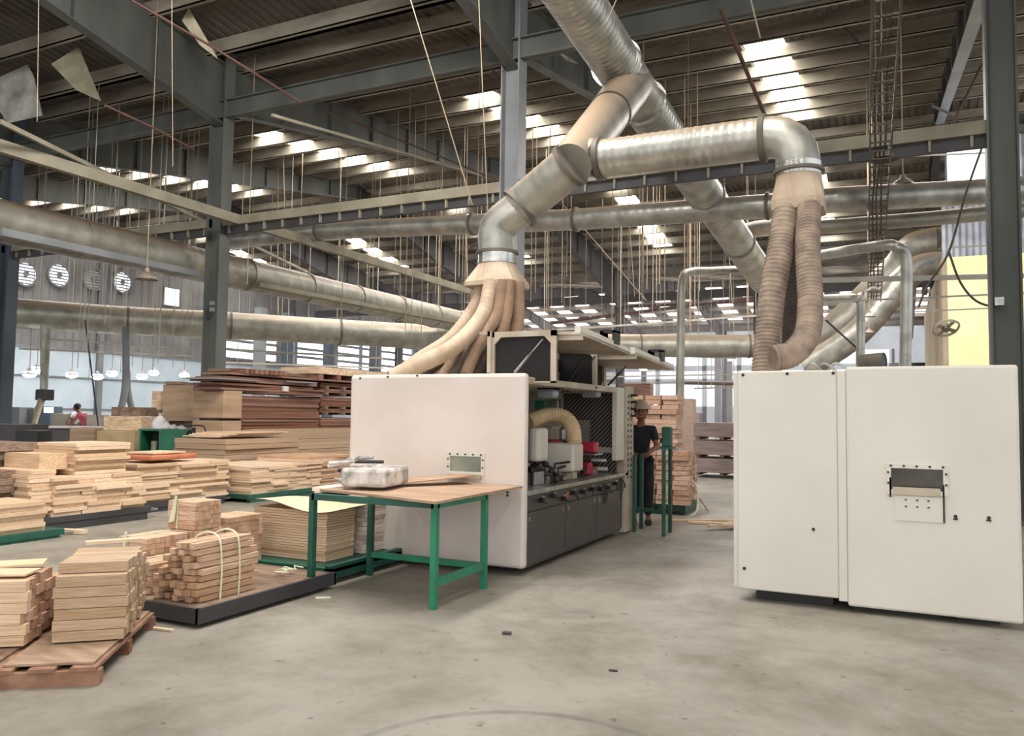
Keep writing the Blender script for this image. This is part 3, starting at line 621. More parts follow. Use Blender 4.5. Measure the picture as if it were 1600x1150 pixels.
# fans and windows high on the left wall
for i, (px, py) in enumerate([(40, 428), (92, 430), (146, 436), (191, 441)]):
    c = at(px, py, x=XL+.1); y, z = c.y, c.z
    t = thing('exhaust_fan', ['louvred round wall fan beside the dark blue-grey column', 'bright louvred round wall fan, second along the left wall', 'dim round wall fan, third along the left wall', 'brightest round wall fan with visible hub, fourth along the left wall'][i], 'fan', c)
    MB().tube([V(XL-.02, y, z), V(XL+.06, y, z)], .56, 28).build('lit_opening', winm if i != 2 else wallw, t)
    MB().lathe([(.56, 0), (.66, 0), (.66, .16), (.56, .16), (.56, 0)], V(XL, y, z), V(1, 0, 0), 28).build('frame_ring', wallg, t)
    b = MB()
    for k in range(7): b.box((XL+.07, y-.55+abs(k-3)*.06, z-.48+k*.16-.035), (XL+.10, y+.55-abs(k-3)*.06, z-.48+k*.16+.035))
    b.build('louvre', wallg, t)
    MB().tube([V(XL+.1, y, z), V(XL+.2, y, z)], .14, 12).build('hub', wallg, t)
for i, (a, c_) in enumerate([((73, 385), (103, 398)), ((256, 447), (280, 481)), ((252, 424), (278, 432))]):
    p, q = at(*a, x=XL+.05), at(*c_, x=XL+.05)
    o = MB().box((XL+.02, p.y, q.z), (XL+.07, q.y, p.z)).build('window_%d' % (i+2), wallg, kind='structure')
    MB().box((XL+.06, p.y+.08, q.z+.08), (XL+.09, q.y-.08, p.z-.08)).build('pane', winm, o)
k = 5
for y0 in range(39, 88, 6):
    o = MB().box((XL+.02, y0, 5.0), (XL+.08, y0+5.2, 7.6)).build('window_%d' % k, wallg, kind='structure'); k += 1
    b = MB()
    for j in range(4): b.box((XL+.07, y0+.15, 5.12+j*.62), (XL+.10, y0+5.05, 5.12+j*.62+.42))
    b.build('pane', winm, o)
# hanging wires
rw = random.Random(3)
for i in range(80):
    px = rw.uniform(385, 1185); d = rw.uniform(18, 38); py = rw.uniform(430, 540)
    if 820 < px < 960 or 740 < px < 800: d = rw.uniform(24, 38)
    b_ = at(px, py, d=d); top = roof_z(b_.y)
    simple('hanging_wire', MB().tube([b_, V(b_.x+rw.uniform(-.5, .5)*(i % 5 == 0), b_.y, top)], .013, 4), wirem, 'thin pale wire hanging from the roof of the middle hall', 'wire', 'wires hanging in the middle hall')
for i in range(26):
    px = rw.uniform(90, 300); d = rw.uniform(20, 30); b_ = at(px, rw.uniform(500, 600), d=d)
    simple('hanging_wire', MB().tube([b_, V(b_.x, b_.y, roof_z(b_.y))], .013, 4), wiref, 'thin pale wire hanging before the left wall', 'wire', 'wires hanging before the left wall')
for a, c_, d, l in [((640, -5), (738, 320), 10, 'slanting cord from the roof down toward the tan square hood'), ((748, -5), (762, 330), 10.5, 'vertical cord just beside the light grey column'), ((1172, -5), (1188, 60), 12, 'cord above the level branch duct'), ((268, -70), (270, 260), 10.5, 'cord hanging in front of the column behind the boards'), ((62, -110), (58, 190), 9.5, 'cord hanging in front of the crumpled silver lining'), ((965, -5), (948, 35), 9, 'short cord holding the overhead main duct'), ((880, 320), (1010, 470), 24, 'long slanting stay below the thin level duct')]:
    simple('cord', MB().tube([at(*a, d=d), at(*c_, d=d)], (.004 if a[1] < -60 else .007) if d < 12 else .014, 5), wirem, l, 'cord')
# level conduits in the deep hall
for i, (a, c_, d) in enumerate([((810, 520), (1200, 492), 30), ((560, 596), (1150, 585), 45), ((830, 600), (1145, 596), 50), ((1085, 607), (1150, 605), 40), ((80, 530), (300, 545), 29), ((30, 545), (300, 556), 30), ((345, 545), (600, 560), 30), ((950, 552), (1150, 560), 38), ((345, 566), (600, 575), 35), ((90, 514), (300, 526), 31)]):
    o_ = simple('conduit', MB().bar(at(*a, d=d), at(*c_, d=d+1), .06, .07), wiref, 'thin pale level conduit strung across the deep hall', 'conduit', 'level conduits of the deep hall')
    for u_ in (.1, .4, .7, .95):
        q = at(*a, d=d).lerp(at(*c_, d=d+1), u_); MB().tube([q, V(q.x, q.y, roof_z(q.y))], .014, 4).build('hanger', wiref, o_)

# ------------------------------------------------------------------ open machine (left)
def hatch_mat():
    m = mat('hatched_mesh', '#2f2a2c', '#292426', rough=.6); nt = m.node_tree; N = nt.nodes; L = nt.links
    tc = N.new('ShaderNodeTexCoord'); w = N.new('ShaderNodeTexWave'); w.wave_type = 'BANDS'; w.bands_direction = 'DIAGONAL'; w.inputs['Scale'].default_value = 11
    mp = N.new('ShaderNodeMapping'); mp.inputs['Scale'].default_value = (1, 0, -1); L.new(tc.outputs['Object'], mp.inputs[0]); L.new(mp.outputs[0], w.inputs['Vector'])
    r = N.new('ShaderNodeValToRGB'); r.color_ramp.elements[0].position = .62; r.color_ramp.elements[0].color = (*hx('#2b2628'), 1); r.color_ramp.elements[1].position = .72; r.color_ramp.elements[1].color = (*hx('#8d8377'), 1)
    L.new(w.outputs['Fac'], r.inputs[0]); L.new(r.outputs[0], N['Principled BSDF'].inputs['Base Color']); return m
hatch = hatch_mat()
XM = -3.13
T = thing('moulding_machine', 'white panelled moulding machine with raised hood showing its red and black inner parts', 'machine', (-4.13, 8.4, 0))
fp_ = MB().box((-5.14, 6.80, .07), (-3.11, 6.90, 1.9)).build('front_panel', whitep, T, bevel=.035)
def port(T, fp_, X0, Y0, X1, Y1, yf, gm, lower):
    a, c = at(X0, Y0, y=yf), at(X1, Y1, y=yf)
    b = MB()
    fr = .035
    b.box((a.x-fr, yf-.012, c.z-fr), (c.x+fr, yf+.002, c.z)); b.box((a.x-fr, yf-.012, a.z), (c.x+fr, yf+.002, a.z+fr)); b.box((a.x-fr, yf-.012, c.z), (a.x, yf+.002, a.z)); b.box((c.x, yf-.012, c.z), (c.x+fr, yf+.002, a.z))
    w = b.build('window_frame', white, T); w['label'] = 'screwed window frame'
    MB().box((a.x, yf-.004, c.z), (c.x, yf+.001, a.z)).build('glass', gm, w)
    for i in range(5): MB().box((a.x+(c.x-a.x)*i/4-.008, yf-.02, a.z+.012), (a.x+(c.x-a.x)*i/4+.008, yf-.012, a.z+.026)).build('screw', black, w)
    for zz in (.3, .8):
        for xx in (a.x-.02, c.x+.02): MB().box((xx-.007, yf-.02, c.z+(a.z-c.z)*zz-.007), (xx+.007, yf-.012, c.z+(a.z-c.z)*zz+.007)).build('screw', black, w)
    if lower:
        MB().box((a.x+.01, yf-.02, c.z-.04), (c.x-.02, yf-.01, c.z+.02)).build('slot_ledge', cream, w)
        d = at(X0, 812, y=yf).z
        MB().box((a.x+.02, yf-.008, d), (c.x, yf+.001, c.z-.045)).build('lower_plate', white, w)
        MB().box((c.x-.005, yf-.012, d), (c.x+.007, yf-.007, c.z+.05)).build('slot_edge', black, w); MB().box((a.x-.012, yf-.012, c.z-.06), (a.x, yf-.007, c.z+.09)).build('slot_edge', black, w)
        MB().box((a.x+.02, yf-.010, c.z), (c.x, yf-.003, c.z+.03)).build('slot_shadow_strip', black, w)  # black strip drawn in as the shadow of the feed slot
        for i in range(3):
            for j in range(2): x = a.x+.1+i*(c.x-a.x-.2)/2; MB().box((x-.007, yf-.014, c.z-.08-j*.05), (x+.007, yf-.008, c.z-.07-j*.05)).build('screw', black, w)
glg = mat('dusty_green_glass', '#8f9484', '#6c7266', rough=.12, scale=3)
port(T, fp_, 704, 712, 752, 738, 6.80, glg, False)
a, c = at(702, 739, y=6.8), at(752, 749, y=6.8)
MB().box((a.x, 6.77, c.z), (c.x, 6.80, a.z)).build('feed_shelf', cream, T)
def dots(T, pts, yf, r=.011):
    for px, py in pts:
        p = at(px, py, y=yf); MB().tube([V(p.x, yf-.006, p.z), V(p.x, yf+.002, p.z)], r, 10).build('screw', black, T)
dots(T, [(793, 769), (793, 774), (563, 591), (606, 589), (652, 587)], 6.8)
XI = XM-.04
MB().box((-5.0, 6.9, .05), (XI, 10.0, .74)).build('base_cabinet', char, T)
for i, (y0, y1) in enumerate([(6.93, 7.93), (7.95, 8.93), (8.95, 9.95)]):
    d = MB().box((XI-.005, y0, .08), (XI+.02, y1, .57)).build('base_door', char, T, bevel=.006)
    MB().box((XI+.02, y0+.05, .49), (XI+.03, y0+.08, .53)).build('latch', alum, d); MB().box((XI+.02, y1-.09, .5), (XI+.03, y1-.06, .54)).build('latch', alum, d)
MB().box((XI-.005, 6.93, .585), (XI+.015, 9.95, .73)).build('control_strip', char, T, bevel=.004)
MB().box((-4.95, 6.9, .74), (XI+.06, 10.05, .785)).build('bed_edge', alum, T, bevel=.006)
rk = random.Random(5)
for i in range(9):
    y = 7.25+i*.29; z = .66+rk.uniform(-.03, .03)
    k = MB().tube([V(XI+.015, y, z), V(XI+.07, y, z)], .022, 12).build('crank_knob', black, T, smooth=True)
    MB().tube([V(XI+.06, y, z), V(XI+.075, y+rk.uniform(-.06, .09), z+rk.uniform(-.08, -.02))], .007, 6).build('crank_arm', black, k)
    MB().box((XI+.015, y+.06, z+.02), (XI+.03, y+.12, z+.035)).build('scale_plate', alum, T)
MB().box((XI+.015, 7.95, .62), (XI+.022, 8.03, .69)).build('warning_plate', orange, T)['label'] = 'orange warning plate'
for i in range(7):
    y = 8.9+rk.uniform(0, 1.0); MB().tube(curve([V(XI+.03, y, .70), V(XI+.06, y+.03, .62), V(XI+.03, y+.08, .52), V(XI+.02, y+.05, .45)], 4), .006, 5).build('air_line', black, T)
MB().box((-5.08, 6.9, .74), (-4.45, 10.0, 1.86)).build('rear_housing', white, T)
MB().box((-4.45, 9.92, .785), (-3.2, 9.98, 1.86)).build('end_guard', hatch, T)['label'] = 'dark end guard with diagonal mesh'
MB().box((-4.0, 9.88, 1.03), (-3.2, 9.92, 1.10)).build('guard_rail', white, T)
MB().box((-4.45, 9.85, .785), (-3.98, 9.93, 1.86)).build('inner_post', white, T)
MB().box((-3.9, 9.84, 1.17), (-3.58, 9.90, 1.45)).build('inspection_window', mat('grey_pane', '#a59a95', '#8b817c', rough=.25), T)
MB().box((-4.45, 6.9, 1.8), (XM, 10.0, 1.87)).build('roof_rail', cream, T, bevel=.01)
MB().box((XM-.05, 9.56, .95), (XM+.02, 9.86, 1.87)).build('corner_frame', white, T, bevel=.01)
po = MB().box((XM-.10, 9.9, .02), (XM+.02, 10.27, 1.9)).build('corner_post', cream, T, bevel=.01)
b = MB()
for i in range(15):
    for j in (0, 1): b.box((XM+.018, 10.0+j*.13, .7+i*.075), (XM+.024, 10.04+j*.13, .735+i*.075))
b.build('slot_holes', black, po)
for i in range(4): MB().box((XM+.02, 10.12, 1.5+i*.09), (XM+.10, 10.2, 1.53+i*.09)).build('hinge_knuckle', black, po)
# inside
p = [at(826, 660, y=8.2), at(850, 650, y=8.4), at(877, 650, y=8.5), at(893, 665, y=8.5), at(897, 690, y=8.5), at(893, 735, y=8.4)]
creamh = mat('cream_ribbed_hose', '#dcc49c', '#c4a981', rough=.6, scale=4)
MB().tube(curve(p, 6), .085, 16, rib=.035, ribh=.05).build('extraction_hose', creamh, T, smooth=True)
def ibox(name, X0, Y0, X1, Y1, y, dpt, m, bev=.01):
    a, c = at(X0, Y0, y=y), at(X1, Y1, y=y); return MB().box((a.x, y, c.z), (c.x, y+dpt, a.z)).build(name, m, T, bevel=bev)
ibox('spindle_cover', 842, 692, 897, 738, 8.1, .3, white, .03); ibox('spindle_housing', 826, 668, 843, 722, 7.4, .25, white, .04)
ibox('spindle_motor', 846, 665, 864, 688, 8.7, .25, cream, .02); ibox('motor_guard', 846, 686, 863, 694, 8.68, .25, red); ibox('air_cylinder', 872, 668, 882, 690, 8.7, .1, alum, .03)
ibox('red_guard', 903, 690, 930, 708, 9.0, .15, red, .02); ibox('red_guard', 906, 722, 920, 742, 9.0, .15, red, .02); ibox('slide_plate', 898, 708, 930, 712, 8.95, .3, alum)
ibox('feeder_box', 835, 626, 850, 640, 9.3, .3, green, .01); ibox('feeder_panel', 852, 624, 872, 642, 9.4, .1, alum, .01)
for i in range(84):
    y = rk.uniform(7.05, 9.7); x = rk.uniform(-3.8, -3.22); z = .785; h = rk.uniform(.04, .19)
    m = rk.choice([alum, white, black, cream, alum, char, woodd, white])
    k = i % 4
    if k == 0: MB().obox((x, y, z+h/2), (rk.uniform(.08, .2), rk.uniform(.05, .16), h), rk.uniform(-.5, .5)).build('clamp_block', m, T, bevel=.008)
    elif k == 1: MB().lathe([(.001, h+.06), (.035, h+.05), (.035, h+.01), (.015, h), (.012, 0)], V(x, y, z)).build('hand_knob', black, T, smooth=True)
    elif k == 2: MB().tube([V(x, y, z+.02), V(x+.02, y, z+h+.03), V(x+rk.uniform(-.15, .15), y+.12, z+h+.05)], .012, 8).build('lever', black, T, smooth=True)
    else: MB().tube([V(x-.08, y, z+h), V(x+.1, y+.05, z+h)], .028, 10).build('roller', m, T, smooth=True)
MB().box((-4.4, 7.0, .785), (-3.25, 7.08, .80)).build('fence_plate', alum, T)
# raised hood
ZB, ZT = 1.87, 2.33
hx0 = -3.6
b = MB()
ys = [(7.0, 8.55), (8.75, 10.5)]
b.box((hx0-.03, 7.0, ZT-.05), (hx0, 10.5, ZT)); b.box((hx0-.03, 7.0, ZB), (hx0, 10.5, ZB+.05))
for y in (7.0, 8.55, 8.68, 10.45): b.box((hx0-.03, y, ZB), (hx0+.01, y+.09, ZT))
for y0, y1 in ys:
    for yy, s in ((y0+.06, 1), (y1-.03, -1)):
        for zz, r in ((ZT-.04, -1), (ZB+.04, 1)): b.prism([(hx0-.03, yy, zz), (hx0-.03, yy+s*.12, zz), (hx0-.03, yy, zz+r*.12)], (.03, 0, 0))
hd = b.build('hood_frame', cream, T)
for y0, y1 in ys: MB().box((hx0-.035, y0+.02, ZB+.02), (hx0-.02, y1-.02, ZT-.03)).build('dark_window', mat('matt_dark_screen', '#1d191b', '#151213', rough=.8), hd)
MB().box((hx0-.12, 7.0, ZT-.03), (hx0, 10.5, ZT)).build('hood_top', cream, T)
def end_plate(y, X0, X1, Y0, Y1, label):
    a, c = at(X0, Y0, y=y), at(X1, Y1, y=y); x0, x1, z0, z1 = a.x, c.x, c.z, a.z; w = .055; k = .07
    out = [(x0, z0), (x1, z0), (x1, z1), (x0, z1)]
    inn = [(x0+w, z0+w*.3), (x1-w, z0+w*.3), (x1-w, z1-w-k), (x1-w-k, z1-w), (x0+w+k, z1-w), (x0+w, z1-w-k)]
    b = MB(); b.box((x0, y, z0), (x0+w, y+.03, z1)); b.box((x1-w, y, z0), (x1, y+.03, z1)); b.box((x0, y, z1-w), (x1, y+.03, z1)); b.box((x0, y, z0), (x1, y+.03, z0+w*.3))
    b.prism([(x0+w, y, z1-w), (x0+w+k, y, z1-w), (x0+w, y, z1-w-k)], (0, .03, 0)); b.prism([(x1-w, y, z1-w), (x1-w, y, z1-w-k), (x1-w-k, y, z1-w)], (0, .03, 0))
    o = b.build('hood_plate', cream, T); MB().box((x0+.02, y+.03, z0+.01), (x1-.02, y+.045, z1-.02)).build('dark_window', MATS['matt_dark_screen'], o)
end_plate(7.03, 765, 868, 519, 598, '')
end_plate(8.8, 860, 932, 543, 607, '')
lid_out = -2.68
for i, (y0, y1, dz) in enumerate([(7.1, 8.72, 0), (8.88, 10.7, -.06)]):
    t = MB().add([(hx0, y0, ZT+dz), (lid_out, y0, ZT-.02+dz), (lid_out, y1, ZT-.10+dz), (hx0, y1, ZT-.06+dz), (hx0, y0, ZT-.03+dz), (lid_out, y0, ZT-.05+dz), (lid_out, y1, ZT-.13+dz), (hx0, y1, ZT-.09+dz)],
             [(0, 1, 2, 3), (7, 6, 5, 4), (0, 4, 5, 1), (1, 5, 6, 2), (2, 6, 7, 3), (3, 7, 4, 0)]).build('raised_lid', cream, T)
    MB().bar((lid_out-.03, y0, ZT+.0+dz), (lid_out-.03, y1, ZT-.09+dz), .06, .07).build('lid_edge', white, t)
    MB().bar((hx0+.05, y0+.05, ZT-.06+dz), (lid_out, y0+.05, ZT-.07+dz), .05, .06).build('lid_rib', cream, t)
    k = .5*(y0+y1)+.2
    for s in (0, .14, .0): MB().box((lid_out-.16+s, k, ZT-.05+dz), (lid_out-.12+s, k+.16, ZT+.09+dz)).build('lid_handle', black, t)
    MB().box((lid_out-.16, k, ZT+.07+dz), (lid_out+.02, k+.16, ZT+.10+dz)).build('lid_handle', black, t)
for a, ya, c, yc in [((848, 530), 7.0, (804, 582), 6.97), ((918, 546), 8.7, (880, 612), 8.5), ((930, 556), 8.8, (886, 612), 8.6), ((988, 562), 10.3, (950, 602), 10.0)]:
    pa, pc = at(*a, y=ya), at(*c, y=yc); s = MB().tube([pa, pa.lerp(pc, .55)], .008, 8).build('gas_strut', alum if ya < 7.5 else black, T); MB().tube([pa.lerp(pc, .5), pc], .014, 8).build('strut_body', black if ya > 7.5 else alum, s)
for X, y in ((856, 7.9), (924, 9.2)):
    p = at(X, 615, y=y); q = MB().obox((p.x, p.y, p.z), (.22, .14, .10)).build('hood_lamp', mat('grey_plastic', '#9da3ab', '#878d95', rough=.4), T, bevel=.03)
    MB().obox((p.x+.03, p.y, p.z+.07), (.26, .1, .06)).build('lamp_bracket', black, q)
for x, y in ((-4.9, 7.1), (-3.4, 7.1), (-4.9, 9.8), (-3.4, 9.8)): MB().box((x-.08, y-.08, 0), (x+.08, y+.08, .06)).build('foot', black, T)

# ------------------------------------------------------------------ closed machine (right)
T = thing('planing_machine', 'closed white machine with two large front panels and a small dark feed window', 'machine', (-.19, 8.2, 0))
MB().box((-1.17, 6.82, .10), (-.40, 6.90, 1.895)).build('front_panel', white, T, bevel=.012)
MB().box((-.40, 6.83, .08), (-.335, 6.90, 1.89)).build('panel_seam_strip', white, T, bevel=.006)
MB().box((-.335, 6.82, .05), (.83, 6.90, 1.92)).build('front_panel', white, T, bevel=.02)
MB().box((-1.21, 6.86, .11), (-1.17, 7.0, 1.88)).build('side_trim', white, T)
port(T, None, 1392, 731, 1474, 768, 6.82, mat('dark_window_glass', '#5a564c', '#36342f', rough=.1, scale=2), True)
dots(T, [(1493, 807), (1545, 809), (1161, 586), (1230, 584), (1302, 583), (1163, 888), (1271, 827)], 6.82, .013)
for X, Y in ((1493, 811), (1545, 813)):
    p = at(X, Y, y=6.82); MB().box((p.x-.016, 6.812, p.z-.006), (p.x+.016, 6.822, p.z+.006)).build('slot_mark', black, T)
MB().box((-1.15, 6.9, .12), (.78, 10.1, 1.82)).build('body', whitep, T, bevel=.01)
MB().box((-1.05, 6.98, .0), (-.45, 7.3, .12)).build('plinth', black, T); MB().box((-.3, 6.98, .0), (.3, 7.3, .12)).build('plinth', black, T); MB().box((.42, 6.98, 0), (.7, 7.4, .12)).build('plinth', black, T)
MB().box((-1.0, 9.4, .0), (.7, 9.9, .12)).build('plinth', black, T)
for k in range(3): MB().tube(curve([V(-.72+k*.1, 7.6, 1.82), V(-.70+k*.1, 7.55, 1.95), V(-.62+k*.1, 7.5, 1.99), V(-.5+k*.12, 7.6, 1.85)], 4), .012, 6).build('air_fitting', alum, T)

# ------------------------------------------------------------------ green table
def leg(T, x, y, z1, m=green, w=.05): return MB().box((x-w/2, y-w/2, 0), (x+w/2, y+w/2, z1)).build('leg', m, T)
T = thing('outfeed_table', 'green steel-legged table with a thin plywood top in front of the open machine', 'table', (-3.8, 5.8, 0))
for x in (-3.21, -4.40):
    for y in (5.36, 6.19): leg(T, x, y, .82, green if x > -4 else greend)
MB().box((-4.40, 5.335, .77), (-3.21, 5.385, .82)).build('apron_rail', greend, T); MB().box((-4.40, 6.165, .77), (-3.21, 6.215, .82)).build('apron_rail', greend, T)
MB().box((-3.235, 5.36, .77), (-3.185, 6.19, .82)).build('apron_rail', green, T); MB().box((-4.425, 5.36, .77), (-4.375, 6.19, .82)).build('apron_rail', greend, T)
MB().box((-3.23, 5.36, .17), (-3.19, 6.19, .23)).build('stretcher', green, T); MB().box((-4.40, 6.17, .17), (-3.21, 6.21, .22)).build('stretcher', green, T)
MB().prism([(-3.10, 5.18, .825), (-3.12, 6.78, .825), (-4.45, 6.78, .825), (-4.45, 5.5, .825), (-3.75, 5.36, .825)], (0, 0, .02)).build('plywood_top', ply, T)
simple('feed_board', MB().bar(at(728, 742, y=6.74), V(-4.1, 6.1, .875), .3, .012), ply, 'thin plywood strip lying from the feed window across the green table', 'board')
rb = random.Random(11)
T = thing('wrapped_bundle', 'plastic-wrapped pale bundle on the left end of the green table', 'bundle', (-4.2, 5.9, .85))
MB().obox((-4.12, 5.85, .95), (.42, .55, .16), .2).build('wrap', plast, T, bevel=.03)
for k in range(14):
    p0 = V(-4.42+rb.uniform(-.05, .12), 5.6+rb.uniform(0, .35), 1.0+rb.uniform(-.1, .1)); MB().tube([p0, p0+V(rb.uniform(.15, .35), rb.uniform(-.1, .2), rb.uniform(-.02, .06))], .016, 8).build('wrapped_rod', rb.choice([plast, steeld, alum]), T)

# ------------------------------------------------------------------ green stand + worker + wood behind the open machine
T = thing('roller_stand', 'narrow dark green steel stand next to the end of the open machine', 'stand', (-2.85, 10.2, 0))
SL = [at(991, 831, z=0), at(1002, 826, z=0), at(1037, 838, z=0), at(1047, 832, z=0)]
for k, q in enumerate(SL): MB().box((q.x-.022, q.y-.022, 0), (q.x+.022, q.y+.022, 1.10 if k > 1 else 1.0)).build('leg', greend, T)
MB().bar(SL[0]+V(0, 0, .3), SL[2]+V(0, 0, .3), .03, .05).build('stretcher', greend, T)
hq = (SL[2]+SL[3])/2; MB().obox(hq+V(0, 0, 1.11), (.18, .14, .03)).build('head_plate', greend, T); MB().obox(hq+V(0, 0, 1.25), (.12, .12, .26)).build('head_block', greend, T, bevel=.02)
def skin_body(name, joints, bones, m, parent, root=0, sub=2):
    off = parent.location if parent else V(0, 0, 0)
    me = bpy.data.meshes.new(name); me.from_pydata([tuple(Vector(j[0])-off) for j in joints], bones, []); o = bpy.data.objects.new(name, me); COL.objects.link(o); o.parent = parent
    me.materials.append(m); md = o.modifiers.new('skin', 'SKIN')
    if not me.skin_vertices: 
        bpy.context.view_layer.objects.active = o
    for i, j in enumerate(joints):
        r = j[1]; r = r if isinstance(r, tuple) else (r, r); me.skin_vertices[0].data[i].radius = r
    me.skin_vertices[0].data[root].use_root = True
    md.use_smooth_shade = True; s = o.modifiers.new('sub', 'SUBSURF'); s.levels = sub; s.render_levels = sub
    return o
def person(loc, facing, label, shirt, trousers, h=1.66, arms='work', hair=hairm, cap=None, bend=.12, group=None, detail=True):
    """standing figure; facing is the heading angle about z (0 faces +x)"""
    T = thing('person', label, 'person', loc, group); k = h/1.7; L0 = Vector(loc)
    c, s = math.cos(facing), math.sin(facing)
    def P(f, l, z): return L0+V(c*f-s*l, s*f+c*l, z)*k   # forward, left, up
    b = bend
    pel, wa, ch, ne, hd = P(0, 0, .93), P(b*.35, 0, 1.08), P(b, 0, 1.30), P(b*1.35, 0, 1.44), P(b*1.7+.02, 0, 1.52)
    J = [(pel, .10*k), (wa, .095*k), (ch, (.13*k, .10*k)), (ne, .05*k), (hd, .055*k)]; B = [(0, 1), (1, 2), (2, 3), (3, 4)]
    arm = {}
    for sd in (-1, 1):
        n = len(J); sh = P(b, sd*.17, 1.36)
        if arms == 'work': el, wr, ha = P(b+.10, sd*.22, 1.12), P(b+.33, sd*.12, 1.04), P(b+.40, sd*.10, 1.03)
        else: el, wr, ha = P(b+.12, sd*.24, 1.15), P(b+.36, sd*.18, .98), P(b+.42, sd*.17, .96)
        J += [(sh, .05*k), (el, .038*k), (wr, .027*k), (ha, .032*k)]; B += [(2, n), (n, n+1), (n+1, n+2), (n+2, n+3)]; arm[sd] = (sh, el, wr, ha)
    legs = {}
    for sd in (-1, 1):
        n = len(J); hp, kn, an, to = P(0, sd*.09, .88), P(.02, sd*.10, .48), P(-.02, sd*.10, .09), P(.13, sd*.11, .035)
        J += [(hp, .08*k), (kn, .055*k), (an, .038*k), (to, .035*k)]; B += [(0, n), (n, n+1), (n+1, n+2), (n+2, n+3)]; legs[sd] = (hp, kn, an, to)
    body = skin_body('body', J, B, skin_, T)
    # hands: palm and five fingers, unequal and bent
    for sd in (-1, 1):
        w0, h0 = arm[sd][2], arm[sd][3]; d = (h0-w0).normalized(); side = V(-s, c, 0)
        if detail:
            for i, (o_, ln) in enumerate([(-.030, .062), (-.010, .074), (.010, .078), (.028, .070)]):
                a = h0+side*o_*k; m1 = a+d*ln*.55*k+V(0, 0, -.008*k); m2 = a+d*ln*.8*k+V(0, 0, -.035*k)
                skin_body('finger', [(a, .010*k), (m1, .0085*k), (m2, .007*k)], [(0, 1), (1, 2)], skin_, T, sub=1)
            a = h0-d*.03*k+side*(-sd)*.028*k; skin_body('thumb', [(a, .011*k), (a+side*(-sd)*.03*k+d*.03*k, .009*k), (a+side*(-sd)*.035*k+d*.06*k-V(0, 0, .01*k), .0075*k)], [(0, 1), (1, 2)], skin_, T, sub=1)
    # clothes
    J2 = [(P(0, 0, .90), .125*k), (wa, .12*k), (ch, (.155*k, .125*k)), (P(b*1.2, 0, 1.40), .075*k)]; B2 = [(0, 1), (1, 2), (2, 3)]
    for sd in (-1, 1):
        n = len(J2); sh, el = arm[sd][0], arm[sd][1]; J2 += [(sh, .072*k), (sh.lerp(el, .75), .058*k)]; B2 += [(2, n), (n, n+1)]
    skin_body('shirt', J2, B2, shirt, T)
    J3 = [(P(0, 0, .92), .12*k)]; B3 = []
    for sd in (-1, 1):
        n = len(J3); hp, kn, an, to = legs[sd]; J3 += [(hp, .115*k), (kn, .09*k), (an+V(0, 0, .03), .072*k)]; B3 += [(0, n), (n, n+1), (n+1, n+2)]
        MB().obox(((an+to)/2)-V(0, 0, .02), (.25*k, .095*k, .075*k), facing).build('shoe', black, T, bevel=.02)
    skin_body('trousers', J3, B3, trousers, T)
    # head
    hc = P(b*1.7+.045, 0, 1.60)
    hb = MB().sph(hc, .1*k, (.95, .78, 1.18)); 
    e = MB()
    hbo = hb.build('head', skin_, T, smooth=True)
    def HP(f, l, z): return hc+V(c*f-s*l, s*f+c*l, z)*k
    MB().sph(HP(.098, 0, -.015), .016*k, (1, .7, 1.4), 8, 6).build('nose', skin_, hbo, smooth=True)
    for sd in (-1, 1):
        MB().sph(HP(.082, sd*.033, .012), .011*k, (1, 1, .8), 8, 6).build('eye', black, hbo, smooth=True); MB().sph(HP(-.005, sd*.08, -.005), .024*k, (.8, .4, 1.2), 8, 6).build('ear', skin_, hbo, smooth=True)
    MB().obox(HP(.088, 0, -.055), (.012*k, .045*k, .01*k), facing).build('mouth', red, hbo)
    MB().sph(HP(-.018, 0, .03), .106*k, (.98, .86, 1.08)).build('hair', hair, T, smooth=True)
    if cap: MB().lathe([(.16*k, .0), (.12*k, .05), (.04*k, .13), (.001, .14)], HP(-.01, 0, .05), V(0, 0, 1), 16).build('cap', cap, T, smooth=True)
    return T
person((-3.22, 11.0, 0), math.radians(-75), 'standing worker in dark shirt and trousers beside the stand behind the open machine', cloth_d, cloth_d, 1.66, cap=hoodm)
T1 = person((*at(136, 712, z=0).xy, 0), math.radians(-160), 'worker in a pink shirt bending over the long table before the pale left wall', cloth_p, cloth_d, 1.65, 'table', bend=.25)
person((*at(121, 706, z=0).xy, 0), math.radians(-60), 'worker in a white shirt with black hair just behind the worker in pink', cloth_w, cloth_d, 1.68, 'table', bend=.05)

